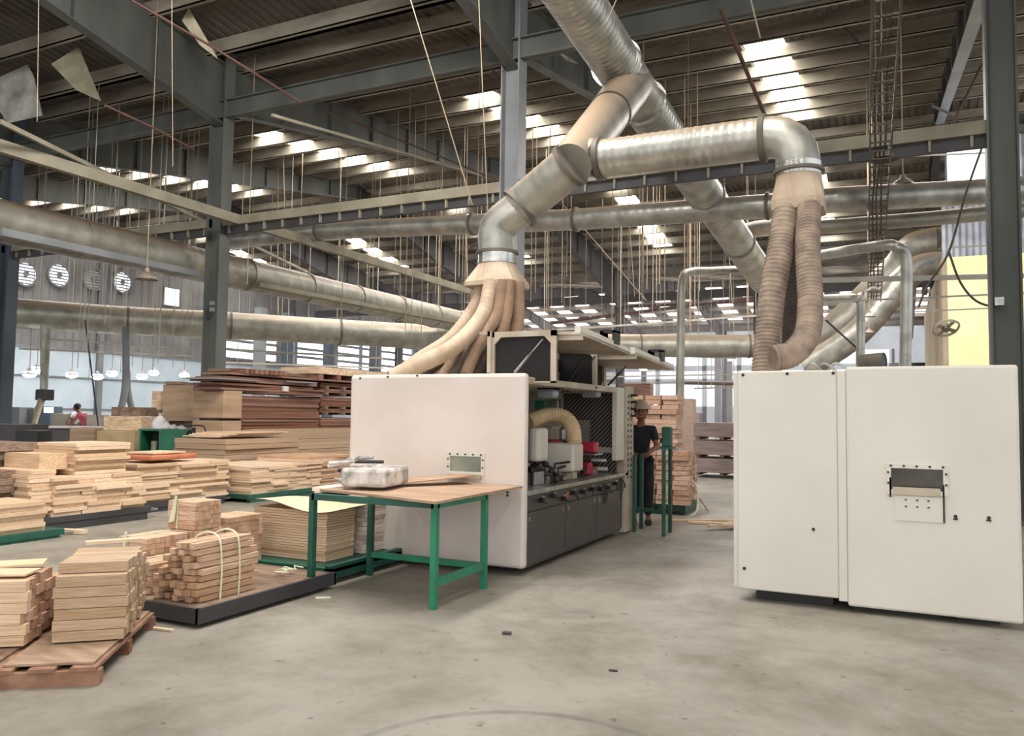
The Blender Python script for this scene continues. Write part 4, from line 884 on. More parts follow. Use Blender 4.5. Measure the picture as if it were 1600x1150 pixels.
def rot2(p, a): return V(p[0]*math.cos(a)-p[1]*math.sin(a), p[0]*math.sin(a)+p[1]*math.cos(a), 0)
def skid(a, c, z, label, m=greend, deckm=None, h=.07):
    T = thing('steel_skid', label, 'skid', ((a[0]+c[0])/2, (a[1]+c[1])/2, 0))
    MB().box((a[0], a[1], z-h), (c[0], c[1], z)).build('deck', deckm or m, T)
    x0, x1 = sorted((a[0], c[0])); y0, y1 = sorted((a[1], c[1]))
    for x in (x0+.05, x1-.05): MB().box((x-.04, y0+.05, 0), (x+.04, y1-.05, z-h)).build('runner', m, T)
    MB().tube(curve([V(x1-.1, y1, z-.06), V(x1-.1, y1+.18, z-.06), V(x1-.3, y1+.18, z-.06), V(x1-.3, y1, z-.06)], 4), .014, 8).build('tow_loop', alum, T)
    return T
def vstack(name, m, x1, px0, px1, pyb, pyt, dpt, layer, seg, label, group, cat='board', jit=.03, rows=1, z0=None, z1=None, y0=None, y1=None, prob=1.0, rnd=None):
    """loose boards piled in layers; every board an object; the side face lies on x=x1"""
    r = rnd or rb
    y0 = at(px0, pyb, x=x1).y if y0 is None else y0; y1 = at(px1, pyb, x=x1).y if y1 is None else y1
    z0 = at(px0, pyb, x=x1).z if z0 is None else z0; z1 = at((px0+px1)/2, pyt, x=x1).z if z1 is None else z1
    n = max(1, int(round((z1-z0)/layer))); lay = (z1-z0)/n
    for i in range(n):
        y = y0+r.uniform(-jit, jit)
        while y < y1-.06:
            L = min(seg*r.uniform(.75, 1.25), y1-y+r.uniform(-jit, jit)); L = max(L, .05)
            if y1-(y+L) < seg*.3: L = y1-y+r.uniform(-jit, jit)
            for k in range(rows):
                dx = r.uniform(-jit, jit)*(1 if r.random() < .6 else 1.8)
                if r.random() <= prob:
                    w = dpt/rows
                    o = ubox(name, m, (x1-w*(k+.5)+dx, y+L/2, z0+lay*(i+.5)), (w-.005, L-.008, lay*.93), rz=r.uniform(-.012, .012)); tag(o, label, cat, group)
            y += L
    return y0, y1, z0, z1
# brick-like stack of blocks behind the stand
blk = mat('pinkish_block', '#d4b29a', '#aa8169', rough=.75, scale=3, stretch=(1, 4, 3), rnd=.15)
skid((-3.95, 12.3), (-2.9, 13.3), .16, 'low dark skid under the tall brick-like stack of blocks')
vstack('wood_block', blk, -2.93, 0, 0, 0, 0, .35, .075, .26, 'short pinkish block in the tall brick-like stack behind the green stand', 'blocks in the tall stack behind the stand', 'block', .02, 1, .16, .95, 12.2, 13.2)
for i in range(11):
    for k in range(4):
        o = ubox('wood_block', blk, (-3.72+k*.26+rb.uniform(-.02, .02), 12.25+rb.uniform(-.02, .02), .2+i*.075+.0), (.24, .2, .068), rz=rb.uniform(-.03, .03)); tag(o, 'short pinkish block in the tall brick-like stack behind the green stand', 'block', 'blocks in the tall stack behind the stand')
for i in range(11):
    for k in range(3):
        o = ubox('wood_block', blk, (-3.68+k*.27+rb.uniform(-.03, .03), 12.45+rb.uniform(-.02, .02), 1.06+i*.075), (.25, .4, .068), rz=rb.uniform(-.06, .06)); tag(o, 'loosely piled block in the upper half of the brick-like stack', 'block', 'upper blocks of the brick-like stack')
simple('strap_loop', MB().tube(curve([at(1072, 745, y=12.6), at(1088, 760, y=12.5), at(1090, 790, y=12.4), at(1085, 803, y=12.3), at(1062, 815, y=12.2)], 5), .018, 8), strapm, 'pale strap loop hanging at the side of the brick-like stack', 'strap')
simple('pry_stick', MB().bar(at(1070, 742, y=12.3), at(1107, 799, z=0.02), .025, .02), wood, 'thin pale stick leaning from the brick-like stack to the floor', 'stick')
simple('planer_machine', MB().obox(at(1025, 668, d=13.2), (.3, .3, .5)).obox(at(1022, 650, d=13.2), (.2, .4, .2)).obox(at(1025, 668, d=13.2)*.5+V(at(1025, 668, d=13.2).x*.5, at(1025, 668, d=13.2).y*.5, 0)-V(0, 0, .12), (.08, .08, at(1025, 668, d=13.2).z-.24)), greend, 'small dark green machine head seen above the stand', 'machine', bevel=.03)
ubx = [(( -2.35, 11.75, .02), (1.3, .09, .03), .5), ((-1.95, 11.5, .02), (1.4, .10, .03), .15), ((-1.9, 11.35, .05), (1.2, .08, .03), .95), ((-1.5, 11.6, .02), (1.3, .1, .03), -.1), ((-1.6, 11.2, .05), (1.2, .09, .03), .35)]
for c_, s_, r_ in ubx: tag(ubox('floor_plank', wood, c_, s_, r_), 'pale plank lying on the floor in the gap between the two machines', 'plank', 'planks on the floor between the machines')
vstack('floor_board', wood, -1.4, 0, 0, 0, 0, 1.0, .05, 1.2, 'pale board in the low pile just beyond the closed machine corner', 'low pile beyond the closed machine', 'board', .05, 1, .02, .4, 15.2, 16.3)
# crates farther back
crate = mat('mauve_grey_pack', '#a89690', '#8d7c78', rough=.8, scale=2, stretch=(1, 1, 6), rnd=.05)
for i in range(3):
    T = thing('sheet_pack', ['lowest grey-pink sheet pack of the stack in the far aisle', 'middle grey-pink sheet pack of the stack in the far aisle', 'topmost grey-pink sheet pack of the stack in the far aisle'][i], 'pack', (-3.3, 21, .12+i*.45))
    MB().box((-4.6, 20.4, .12+i*.45), (-2.0, 21.6, .48+i*.45)).build('sheets', crate, T, bevel=.01)
    for x in (-4.5, -3.9, -3.3, -2.7, -2.1): MB().box((x-.05, 20.42, .05+i*.45), (x+.05, 21.5, .12+i*.45)).build('batten', woodg, T)
for k, (X, Y, w_, h_) in enumerate([(1000, 690, .7, 1.5), (1042, 655, .9, 1.9), (1060, 640, 1.2, 2.2), (1078, 655, .9, 1.7)]):
    p = at(X, 700, d=24+k*3); simple('stacked_pallet_load', MB().obox((p.x, p.y, h_/2), (w_, .9, h_), .1), mat('hazy_load_%s' % 'ab'[k % 2], ['#a08a7c', '#8f8488'][k % 2], None, rough=.8, scale=3, stretch=(1, 1, 8)), ['brown load behind the worker in the far aisle', 'tall brown load left of the slim drop pipe foot', 'tallest hazy load behind the slim drop pipe foot', 'grey load right of the slim drop pipe foot'][k], 'load')
q = at(994, 640, d=20); simple('dark_rack', MB().box((q.x-.4, q.y-.15, 0), (q.x+.4, q.y+.15, q.z+.65)), woodd, 'dark reddish rack behind the worker', 'rack')

# ------------------------------------------------------------------ platforms with bundles (foreground left)
T = thing('low_platform', 'low dark steel platform truck carrying tied stick bundles', 'platform', (-5.2, 4.8, 0))
MB().box((-6.2, 4.12, .10), (-4.36, 5.6, .13)).build('deck', woodg, T)
MB().box((-6.2, 4.10, .03), (-4.34, 4.13, .135)).build('side_rail', steeld, T); MB().box((-4.36, 4.10, .03), (-4.33, 5.6, .135)).build('side_rail', steeld, T); MB().box((-6.2, 5.58, .03), (-4.33, 5.61, .13)).build('side_rail', greend, T)
for x, y in ((-6.0, 4.3), (-4.5, 4.25), (-6.0, 5.4), (-4.5, 5.4)): MB().tube([V(x-.03, y, .035), V(x+.03, y, .035)], .035, 14).build('wheel', black, T)
T = thing('low_platform', 'low dark green steel platform truck under the sheet stack behind the table leg', 'platform', (-5.2, 6.3, 0))
MB().box((-6.3, 5.68, .10), (-4.45, 7.0, .13)).build('deck', greend, T); MB().box((-4.50, 5.66, .04), (-4.45, 7.0, .16)).build('side_rail', greend, T); MB().box((-6.3, 5.66, .04), (-4.45, 5.70, .14)).build('side_rail', greend, T)
for x, y in ((-6.1, 5.8), (-4.7, 5.8), (-6.1, 6.8), (-4.7, 6.8)): MB().tube([V(x-.03, y, .04), V(x+.03, y, .04)], .04, 14).build('wheel', black, T)
rs = random.Random(21)
def bundle(x0, x1, y0, y1, z0, z1, ny, nz, label, strap=True, group=None):
    """tied bundle of square sticks running along x: end grain on the +x side"""
    T = thing('stick_bundle', label, 'bundle', ((x0+x1)/2, (y0+y1)/2, z0), group)
    dy, dz = (y1-y0)/ny, (z1-z0)/nz
    for j in range(nz):
        for i in range(ny):
            d = rs.uniform(-.008, .008)
            ubox('stick', wood2, ((x0+x1)/2+d, y0+dy*(i+.5), z0+dz*(j+.5)), (x1-x0, dy*.95, dz*.95), 0, T)
    if strap:
        xs = x0+(x1-x0)*.35
        MB().box((xs, y0-.008, z0), (xs+.012, y0-.001, z1+.006)).box((xs, y0-.008, z1), (xs+.012, y1, z1+.007)).box((xs, y1, z0), (xs+.012, y1+.007, z1+.006)).build('strap', strapm, T)
        MB().prism([(xs-.01, y0-.02, z1+.05), (xs+.015, y0-.02, z1+.04), (xs-.0, y0-.03, z0+(z1-z0)*.3), (xs-.06, y0-.035, z0+.05), (xs-.05, y0-.035, z0+(z1-z0)*.35)], (0, .004, 0)).build('strap_tail', strapm, T)
    return T
bundle(-5.62, -5.30, 4.46, 4.87, .13, .49, 9, 8, 'tied stick bundle at the near end of the bundle row with a pale strap')
bundle(-5.62, -5.30, 4.89, 5.28, .13, .49, 9, 8, 'tied stick bundle in the middle of the row beneath the raised bundle', False)
bundle(-5.62, -5.30, 5.30, 5.74, .13, .56, 9, 9, 'tied stick bundle at the far end of the bundle row beside the sheet stack', False)
bundle(-5.63, -5.31, 4.95, 5.24, .495, .73, 7, 6, 'single tied stick bundle resting on top of the bundle row, with pale strap')
# rods tied loosely in front
T = thing('rod_bundle', 'loose heap of long square sticks tied with string at the platform front corner', 'bundle', (-4.6, 4.5, .13))
for j in range(9):
    nn = 7 if j < 5 else 5
    for i in range(nn):
        if j > 6 and i > 3: continue
        y0 = 4.22+rs.uniform(-.05, .06); L = rs.uniform(.5, .62)
        ubox('stick', wood2, (-4.50-i*.058-(0 if j < 5 else .03)+rs.uniform(-.008, .008), y0+L/2, .155+j*.047), (.05, L, .04), R90*0+rs.uniform(-.05, .05), T)
for y in (4.42, 4.6):
    MB().tube(curve([V(-4.46, y, .13), V(-4.465, y+.01, .35), V(-4.5, y, .58), V(-4.7, y-.01, .57), V(-4.9, y, .3)], 4), .007, 6).build('string', strapm, T)
T = thing('rod_bundle', 'small heap of sticks with a pale strap just behind the front pallet stack', 'bundle', (-5.15, 4.35, .13))
for j in range(5):
    for i in range(5): ubox('stick', wood2, (-5.0-i*.06+rs.uniform(-.01, .01), 4.50+rs.uniform(-.03, .03), .155+j*.045), (.05, .45, .04), rs.uniform(-.06, .06), T)
simple('string_tangle', MB().tube(curve([V(-4.62+rs.uniform(-.12, .12), 5.2+i*.022, .15+rs.uniform(0, .04)) for i in range(14)], 4), .006, 5), strapm, 'tangle of pale string lying on the platform before the green table leg', 'string')
# sheet stacks on the second platform
for i in range(19):
    z = .145+i*.024
    o = ubox('sheet', wood, (-5.15+rs.uniform(-.008, .008), 6.14+rs.uniform(-.008, .008), z), (.88, .42, .021), rs.uniform(-.006, .006))
    tag(o, 'thin pale sheet in the square stack behind the green table leg', 'sheet', 'square sheet stack behind the table leg')
b = MB(); n = 10; vs = []
for i in range(n+1):
    for j in range(5):
        u, w = i/n, j/4; vs.append((-5.62+1.0*u, 5.86+.6*w, .60+.045*math.sin(u*5+.6)*(1-w*.6)+.03))
fs = [(i*5+j, (i+1)*5+j, (i+1)*5+j+1, i*5+j+1) for i in range(n) for j in range(4)]
b.add(vs+[(v[0], v[1], v[2]-.008) for v in vs], fs+[tuple(k+(n+1)*5 for k in f[::-1]) for f in fs])
simple('cover_sheet', b, mat('light_ply', '#e0c8a6', '#cdb08b', rough=.6, scale=3, stretch=(1, 5, 1)), 'wavy light plywood sheet covering the square sheet stack', 'sheet', smooth=True)
pw = mat('whitish_sheet', '#e4d4c6', '#bda798', rough=.6, scale=4, stretch=(1, 4, 4), rnd=.12)
for i in range(14):
    tag(ubox('sheet', pw, (-4.98+rs.uniform(-.02, .02), 6.66+rs.uniform(-.02, .02), .155+i*.044), (.62, .42, .04), rs.uniform(-.03, .03)), 'whitish sheet in the pile under the green table against the machine front', 'sheet', 'whitish sheets under the green table')

# front-left pallet, turned on the floor
AP = math.radians(36)
def PL(a, b_, z=0): 
    """point a along the near edge (negative = left), b_ back, from the near right corner"""
    return V(-3.92, 3.03, z)+V(a*math.cos(AP)-b_*math.sin(AP), a*math.sin(AP)+b_*math.cos(AP), 0)
T = thing('wooden_pallet', 'wooden pallet on the floor in front carrying the two nearest stacks', 'pallet', PL(-.6, .6))
for k, yb_ in enumerate((.04, .6, 1.16)): MB().obox(PL(-.7, yb_, .04), (1.4, .07, .08), AP).build('bearer', woodd if k else mat('pallet_wood', '#9c765e', '#7d5a46', rough=.75, scale=3, stretch=(1, 5, 4)), T)
for k in range(7): MB().obox(PL(-.08-k*.21, .6, .092), (.13, 1.22, .02), AP).build('deck_board', MATS['pallet_wood'], T)
simple('base_sheet', MB().obox(PL(-.27, .62, .11), (.46, 1.15, .012), AP), mat('dusty_ply', '#a68c76', '#8a715c', rough=.75, scale=3, stretch=(1, 5, 1)), 'thin plywood sheet under the nearest plank stack', 'sheet')
simple('base_sheet', MB().obox(PL(-.85, .55, .11), (.6, 1.0, .012), AP), woodg, 'greyish plywood sheet under the leftmost block stack', 'sheet')
plank = mat('front_plank', '#bfa587', '#9d8164', rough=.7, scale=2.2, stretch=(1, 6, 8), rnd=.10)
A2_ = math.radians(43)
def PS(a, b_, z): return V(-4.19, 3.40, z)+V(a*math.cos(A2_)-b_*math.sin(A2_), a*math.sin(A2_)+b_*math.cos(A2_), 0)
nlay = 7; lh = .45/nlay
for j in range(nlay):
    for i in range(10):
        L = .39+rs.uniform(-.015, .015)
        if j == nlay-1 and (i < 1 or i > 7): continue
        o = ubox('front_plank', plank, PS(-.19+rs.uniform(-.012, .012), .04+i*.082, .125+lh*(j+.5)), (L, .078, lh*.94), A2_+rs.uniform(-.015, .015))
        tag(o, 'short pale plank in the nearest neat stack on the front pallet', 'plank', 'neat plank stack on the front pallet')
tag(ubox('front_plank', wood, PS(-.2, .75, .60), (.34, .07, .02), A2_+.3), 'pale loose offcut lying behind the top of the nearest neat stack', 'plank')
blk2 = mat('end_block', '#cda88c', '#a07a62', rough=.75, scale=3, stretch=(1, 4, 4), rnd=.18)
def PB(a, b_, z): return V(-4.56, 3.02, z)+V(a*math.cos(A2_-.12)-b_*math.sin(A2_-.12), a*math.sin(A2_-.12)+b_*math.cos(A2_-.12), 0)
for j in range(6):
    for i in range(9):
        if j == 5 and i > 6: continue
        o = ubox('end_block', blk2 if i else wood, PB(-.26+rs.uniform(-.02, .02), .03+i*.068, .125+.062*(j+.5)), (.5, .062, .059), A2_-.12+rs.uniform(-.02, .02))
        tag(o, 'square stick with pinkish end grain in the leftmost front stack', 'stick', 'leftmost front stick stack')
for j in range(6):
    tag(ubox('end_block', wood, PB(-.62+rs.uniform(-.02, .02), -.02, .125+.062*(j+.5)), (.3, .12, .058), A2_+R90*.9), 'pale slat standing at the near side of the leftmost front stack', 'slat', 'pale slats of the leftmost front stack')
for k, (a, b_, w) in enumerate([(-.2, .2, .34), (-.24, .42, .36)]):
    tag(ubox('top_sheet', mat('light_ply', '#e6c9a0'), PB(a, b_, .515+k*.012), (w, .2, .012), A2_-.2+k*.3), ['light plywood offcut on top of the leftmost front stack', 'second light plywood offcut farther back on the leftmost front stack'][k], 'sheet')
tag(ubox('floor_offcut', wood, (-4.78, 2.77, .015), (.3, .08, .025), .5), 'pale offcut on the floor at the near side of the front pallet', 'offcut')
tag(ubox('floor_offcut', wood, (*at(112, 834, z=0).xy, .03), (.35, .10, .05), .3), 'pale block lying on the floor before the large board stack', 'block')
tag(ubox('floor_offcut', wood, (*at(250, 985, z=0).xy, .01), (.22, .03, .015), .1), 'tiny pale splinter of wood on the floor by the platform corner', 'offcut')
simple('floor_chip', MB().obox((*at(792, 991, z=0).xy, .008), (.06, .04, .014), .3), steeld, 'small dark chip on the open floor before the table', 'chip')
simple('floor_chip', MB().obox((*at(958, 1049, z=0).xy, .005), (.05, .02, .009), .1), steeld, 'tiny dark splinter on the open floor nearest the camera', 'chip')
simple('floor_mat_scrap', MB().obox((*at(505, 935, z=0).xy, .006), (.12, .03, .01), .6), strapm, 'pale strap scrap on the floor by the dark green platform', 'strap')

# ------------------------------------------------------------------ board stacks of the middle ground
G = lambda s: s
r1 = random.Random(31)
def upper(m, x1, px0, px1, pyb, pyt, dpt, layer, seg, label, group, name='board', z0=None, **k): return vstack(name, m, x1, px0, px1, pyb, pyt, dpt, layer, seg, label, group, z0=z0, y0=at(px0, (pyb+pyt)/2, x=x1).y, y1=at(px1, (pyb+pyt)/2, x=x1).y, rnd=r1, **k)
# stack 2 (px 60-225)
skid((-10.5, at(55, 830, x=-9.35).y), (-9.3, at(232, 806, x=-9.35).y), .17, 'dark low skid under the large board stack left of the bundles', steeld)
upper(wood, -9.35, 84, 224, 822, 742, 1.0, .047, .5, 'short pale board in the large stack left of the raised stick bundle', 'large left board stack', z0=.17)
zt = at(150, 735, x=-9.35).z
upper(wood, -9.5, 118, 200, 735, 692, .8, .045, .8, 'pale board in the cap pile on top of the large left board stack', 'cap of the large left board stack', z0=at(150, 742, x=-9.35).z)
upper(wood, -9.4, 46, 90, 815, 735, .9, .05, .7, 'pale board in the narrow stack touching the large left stack', 'narrow stack beside the large left stack', z0=.05)
tag(ubox('board', wood, (-10.0, at(95, 720, x=-9.6).y, zt+.12), (.7, .5, .2)), 'thick pale block standing on the narrow left stack', 'block')
# stack 3 (px 0-60)
skid((-9.6, 5.1), (-8.8, at(92, 826, x=-8.9).y), .10, 'greenish skid at the frame edge under the flat panel stack', greend)
upper(wood, -8.85, -20, 70, 828, 786, .7, .05, 1.6, 'long pale panel in the flat stack beside the frame edge', 'flat panel stack by the frame edge', z0=.10)
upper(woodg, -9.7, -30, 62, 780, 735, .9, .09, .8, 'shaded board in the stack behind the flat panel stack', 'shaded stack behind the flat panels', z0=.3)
upper(woodg, -10.4, -30, 66, 735, 692, 1.0, .1, 1.2, 'grey-brown board in the highest pile beside the dark blue-grey column', 'grey-brown pile by the dark column', z0=.6)
# stack 4 (px 213-355)
skid((-10.8, at(205, 800, x=-9.9).y), (-9.85, at(350, 790, x=-9.9).y), .13, 'dark low skid under the stack topped with the orange sheet', steeld)
upper(wood, -9.9, 213, 357, 798, 722, 1.0, .045, .75, 'pale board in the stack under the orange sheet', 'stack under the orange sheet', z0=.13)
zz = at(270, 722, x=-9.9).z
simple('orange_sheet', MB().obox((-10.3, at(268, 722, x=-10).y, zz+.07), (.7, .95, .07), .1), orange, 'orange sheet lying on top of a pale board stack', 'sheet', bevel=.02)
simple('loose_panel', MB().obox((-10.4, at(265, 716, x=-10).y+.1, zz+.13), (.5, .7, .025), .15), MATS['light_ply'], 'light panel lying on the orange sheet', 'panel')
# stack 5 (px 390-553)
skid((-11.0, at(385, 778, x=-9.6).y), (-9.55, at(556, 766, x=-9.6).y), .13, 'green skid under the board stack in front of the open machine edge', greend)
upper(wood, -9.6, 392, 500, 772, 725, 1.2, .04, .5, 'pale board in the low stack beside the open machine', 'low pale stack beside the open machine', z0=.13)
upper(wood2, -9.6, 480, 556, 768, 712, 1.2, .045, .9, 'orange-brown board in the low stack touching the machine edge', 'orange-brown boards beside the open machine', z0=.13)
# crate block on a pallet (325-435)
skid((-12.2, 10.9), (-11.0, 12.6), .12, 'pallet under the crumpled tan pack', woodg, h=.03)
for i in range(9):
    tag(ubox('tan_sheet', kraft, (-11.7+r1.uniform(-.03, .03), 11.95+r1.uniform(-.04, .04), .16+i*.097), (1.3, 2.0 if i > 2 else 1.8, .09), r1.uniform(-.02, .02)), 'tan sheet pack layer in the wide pile before the brown boards', 'pack', 'wide tan pile before the brown boards')
for i in range(4): tag(ubox('board', wood, (-11.8+.05*i, 11.8+.1*i, 1.02+i*.025), (.9, 1.5, .022), .05*i-.05), 'loose thin board on top of the wide tan pile', 'board', 'thin boards on the wide tan pile')
for i in range(4):
    tag(ubox('tan_sheet', kraft, (-13.3, 15.3, .25+i*.25), (1.5, 4.2, .24)), ['bottom thick tan block under the brown board stacks', 'second thick tan block under the brown board stacks', 'third thick tan block under the brown board stacks', 'top thick tan block under the brown board stacks'][i], 'pack')
# dark stained boards
yA, yB, yC = at(360, 640, x=-12.8).y, at(499, 640, x=-12.8).y, at(560, 640, x=-13.0).y
zb = 1.13
r2 = random.Random(8)
def stained(x1, y0, y1, z0, z1, lay, label, group, dpt=.9, m=woodd, skew=0.0, seg=9):
    vstack('stained_board', m, x1, 0, 0, 0, 0, dpt, lay, seg, label, group, jit=.03, z0=z0, z1=z1, y0=y0, y1=y1, rnd=r2)
stained(-12.8, yA+.3, yB, zb, zb+.72, .038, 'dark brown board in the square stack behind the wide tan pile', 'square brown board stack', seg=9)
z2 = zb+.80
for i, dz in enumerate([0, .05, .10, .15, .24, .29, .38]):
    o = ubox('stained_board', woodd, (-13.1, (yA+yB)/2-.3+r2.uniform(-.2, .2), z2+dz), (.8, 3.0+r2.uniform(-.2, .3), .045 if i != 4 else .07), r2.uniform(-.08, .05)); tag(o, 'long dark board in the skewed tier above the square brown stack', 'board', 'skewed brown tier')
tag(ubox('top_board', woodg, (-13.3, yB-1.3, z2+.47), (.6, 3.2, .07), .05), 'grey-brown beam lying highest over the brown stacks', 'board')
for i in range(10): tag(ubox('board_end', woodd, (-12.9+.02*i, yA+.15+i*.13, z2+.45), (.5, .09, .10)), 'short dark block in the row on top of the brown tier', 'block', 'short dark blocks on the brown tier')
tag(ubox('grey_sheet', steell, (-13.0, yA-.1, z2+.25), (.9, 1.4, .03), .1), 'grey sheet sticking out of the brown tier toward the column', 'sheet')
tag(ubox('grey_sheet', steell, (-12.8, yB-.9, z2+.28), (.5, .9, .03), -.2), 'grey sheet sticking out of the brown tier toward the open machine', 'sheet')
tag(ubox('paper_note', cloth_w, (-12.68, yA+1.55, z2+.11), (.06, .16, .12)), 'small white paper note on the skewed brown tier', 'note')
for j, (a, h_) in enumerate([(zb+.02, .30), (zb+.40, .10), (zb+.55, .28), (zb+.9, .1), (zb+1.05, .12)]):
    n = max(1, int(h_/.05))
    for i in range(n): tag(ubox('stained_board', woodd, (-13.4+r2.uniform(-.02, .02), yB+1.1+r2.uniform(-.03, .03), a+i*.05), (1.0, 1.9, .045)), 'dark board in the spaced stack half behind the open machine', 'board', 'spaced dark stack behind the open machine')
    for y in (yB+.3, yB+1.0, yB+1.8): tag(ubox('spacer', woodg, (-13.3, y, a-.05), (1.0, .1, .07)), 'spacer block between the dark boards behind the open machine', 'spacer', 'spacers of the spaced dark stack')
T = thing('wooden_pallet', 'pallet lying on top of the spaced dark stack behind the open machine', 'pallet', (-13.4, yB+1.3, zb+1.2))
MB().box((-13.9, yB-.2, zb+1.33), (-12.7, yB+2.8, zb+1.50)).build('load', wood, T)
for y in (yB-.1, yB+.6, yB+1.3, yB+2.0, yB+2.7): MB().box((-13.9, y-.06, zb+1.2), (-12.7, y+.1, zb+1.32)).build('block', woodd, T)
MB().box((-13.9, yB-.2, zb+1.16), (-12.7, yB+2.8, zb+1.2)).build('bottom_board', woodd, T)
simple('tan_box', MB().box((-13.6, at(333, 640, x=-13).y, 1.35), (-12.7, at(362, 640, x=-13).y, 1.95)), kraft, 'tan block standing between the grey column and the brown boards', 'box', bevel=.02)
simple('tan_block', MB().box((-13.6, at(333, 640, x=-13).y, 0), (-12.7, at(362, 640, x=-13).y, 1.3)), kraft, 'tall tan block beneath the block beside the grey column', 'box', bevel=.02)
# behind column: kraft boxes, green cabinet, hand truck
def flat_box(name, X0, Y0, X1, Y1, d, dpt, m, label, cat, zfloor=False, bevel=.01):
    a, c = at(X0, Y0, d=d), at(X1, Y1, d=d); ctr = (a+c)/2; w = abs(c.x-a.x)*1.0; w = (V(c.x, c.y, 0)-V(a.x, a.y, 0)).length; h = a.z-c.z
    z = 0 if zfloor else c.z; H_ = a.z-z
    return simple(name, MB().obox((ctr.x-_f[0]*dpt/2*0, ctr.y, z+H_/2), (w, dpt, H_), YAW), m, label, cat, bevel=bevel)
flat_box('carton', 266, 602, 302, 658, 21, .9, kraft, 'large tan carton stacked high left of the grey column', 'carton', False)
flat_box('carton', 249, 612, 268, 640, 21.3, .9, wood, 'smaller pale carton beside the large tan carton', 'carton', False)
flat_box('carton_pile', 250, 640, 300, 664, 21.2, 1.0, woodg, 'layered pile under the tan cartons left of the grey column', 'pile', True)
flat_box('pallet_top', 270, 597, 295, 602, 21, .9, woodg, 'small pallet lying on the large tan carton', 'pallet')
T = thing('steel_cabinet', 'green open-fronted steel cabinet with white bags on top', 'cabinet', at(255, 712, d=17.5))
a, c = at(218, 670, d=17.5), at(292, 716, d=17.5)
sd = V(_r0[0], _r0[1], 0); bk = V(-math.sin(YAW), math.cos(YAW), 0); w = 74/FPX*17.5; zt_, z0_ = a.z, .75
O = V(a.x, a.y, 0)
gp = mat('cabinet_green', '#1d6a4c', '#175a40', rough=.5, scale=3)
def cab(name, u0, u1, v0, v1, z0, z1, m): return MB().prism([O+sd*u0+bk*v0+V(0, 0, z0), O+sd*u1+bk*v0+V(0, 0, z0), O+sd*u1+bk*v1+V(0, 0, z0), O+sd*u0+bk*v1+V(0, 0, z0)], (0, 0, z1-z0)).build(name, m, T)
cab('top', -.03, w+.03, 0, .6, zt_-.04, zt_, gp); cab('side_panel', 0, .04, 0, .6, 0, zt_-.04, gp); cab('side_panel', w-.04, w, 0, .6, 0, zt_-.04, gp); cab('door', w*.42, w, -.01, .02, .05, zt_-.04, gp); cab('back_panel', 0, w, .56, .6, 0, zt_-.04, steeld); cab('shelf', .04, w-.04, .05, .55, .55, .58, gp)
simple('paint_can', MB().tube([O+sd*.25+bk*.2+V(0, 0, .58), O+sd*.25+bk*.2+V(0, 0, .82)], .07, 16), beamt, 'tan can standing inside the open part of the green cabinet', 'can', smooth=True)
for k, (u, s_, zz_) in enumerate([(.3, .16, .16), (.45, .12, .08), (.62, .1, .05), (.8, .12, .04)]):
    p = O+sd*u+bk*.3+V(0, 0, zt_+zz_*.9); simple('white_bag', MB().lathe([(.001, -zz_*.9), (s_*.95, -zz_*.85), (s_*1.05, -zz_*.3), (s_*.7, zz_*.5), (s_*.22, zz_*.95), (s_*.4, zz_*1.25), (.001, zz_*1.2)], p, V(.15, .05, 1), 11), cloth_w, ['tall white bag standing on the green cabinet', 'small white bag beside the tall white bag on the cabinet', 'flat white bag near the middle of the green cabinet', 'flat grey-white bag at the column end of the green cabinet'][k], 'bag', smooth=True)
T = thing('hand_truck', 'black steel hand truck standing before the grey column', 'hand truck', at(302, 705, d=16))
p = [at(*q, d=16) for q in ((288, 666), (314, 665), (321, 672), (320, 690), (303, 712))]
MB().tube(curve(p[:4], 4), .015, 8).build('handle', black, T); MB().bar(at(303, 668, d=16), V(at(302, 720, d=16).x, at(302, 720, d=16).y, 0), .05, .05, up=V(0, 1, 0)).build('post', black, T); MB().bar(at(320, 680, d=16), at(304, 690, d=16), .02, .02).build('brace', black, T)
MB().obox(at(303, 679, d=15.9), (.06, .03, .06)).build('plate', cloth_w, T)
flat_box('board_load', 178, 650, 235, 672, 19.5, 1.0, wood, 'pale board load left of the white bags', 'load', False)
flat_box('board_load', 188, 636, 232, 650, 20, .9, woodg, 'brownish board load on the pale board load', 'load', False)
flat_box('board_load', 165, 672, 222, 715, 18.6, .8, mat('yellow_box', '#bda27a', '#a68c66', rough=.7, scale=3), 'yellowish carton left of the green cabinet', 'load', True)
flat_box('tan_block', 122, 668, 160, 690, 21, .8, kraft, 'grey-tan block in front of the long table', 'block', True)
# long tables and machinery at the far left
T = thing('long_table', 'long white-topped dark table before the pale left wall', 'table', at(100, 700, d=24))
a, c = at(14, 667, d=21), at(170, 667, d=27)
MB().bar(a, c, 1.3, .06).build('table_top', cloth_w, T); MB().bar(a-V(0, 0, .25), c-V(0, 0, .25), 1.2, .4).build('skirt', steeld, T)
for k in (.03, .35, .68, .97): p = a.lerp(c, k); MB().box((p.x-.06, p.y-.06, 0), (p.x+.06, p.y+.06, p.z-.2)).build('leg', steeld, T)
flat_box('dark_machine', -25, 662, 50, 695, 17, 1.2, steeld, 'dark green-black machine bed beside the dark blue-grey column', 'machine', True)
flat_box('control_cabinet', 64, 635, 88, 664, 30, .8, steelb, 'blue-grey control cabinet with bright screen behind the long table', 'cabinet', True)
flat_box('control_screen', 69, 636, 83, 645, 29.5, .04, mat('screen', (.8, .9, 1), None, rough=.4, scale=2, emit=1.5), 'small bright screen on the blue-grey control cabinet', 'screen', False, 0)
flat_box('grey_machine', 20, 636, 40, 664, 30.5, .8, steell, 'light grey machine near the dark blue-grey column', 'machine', True)
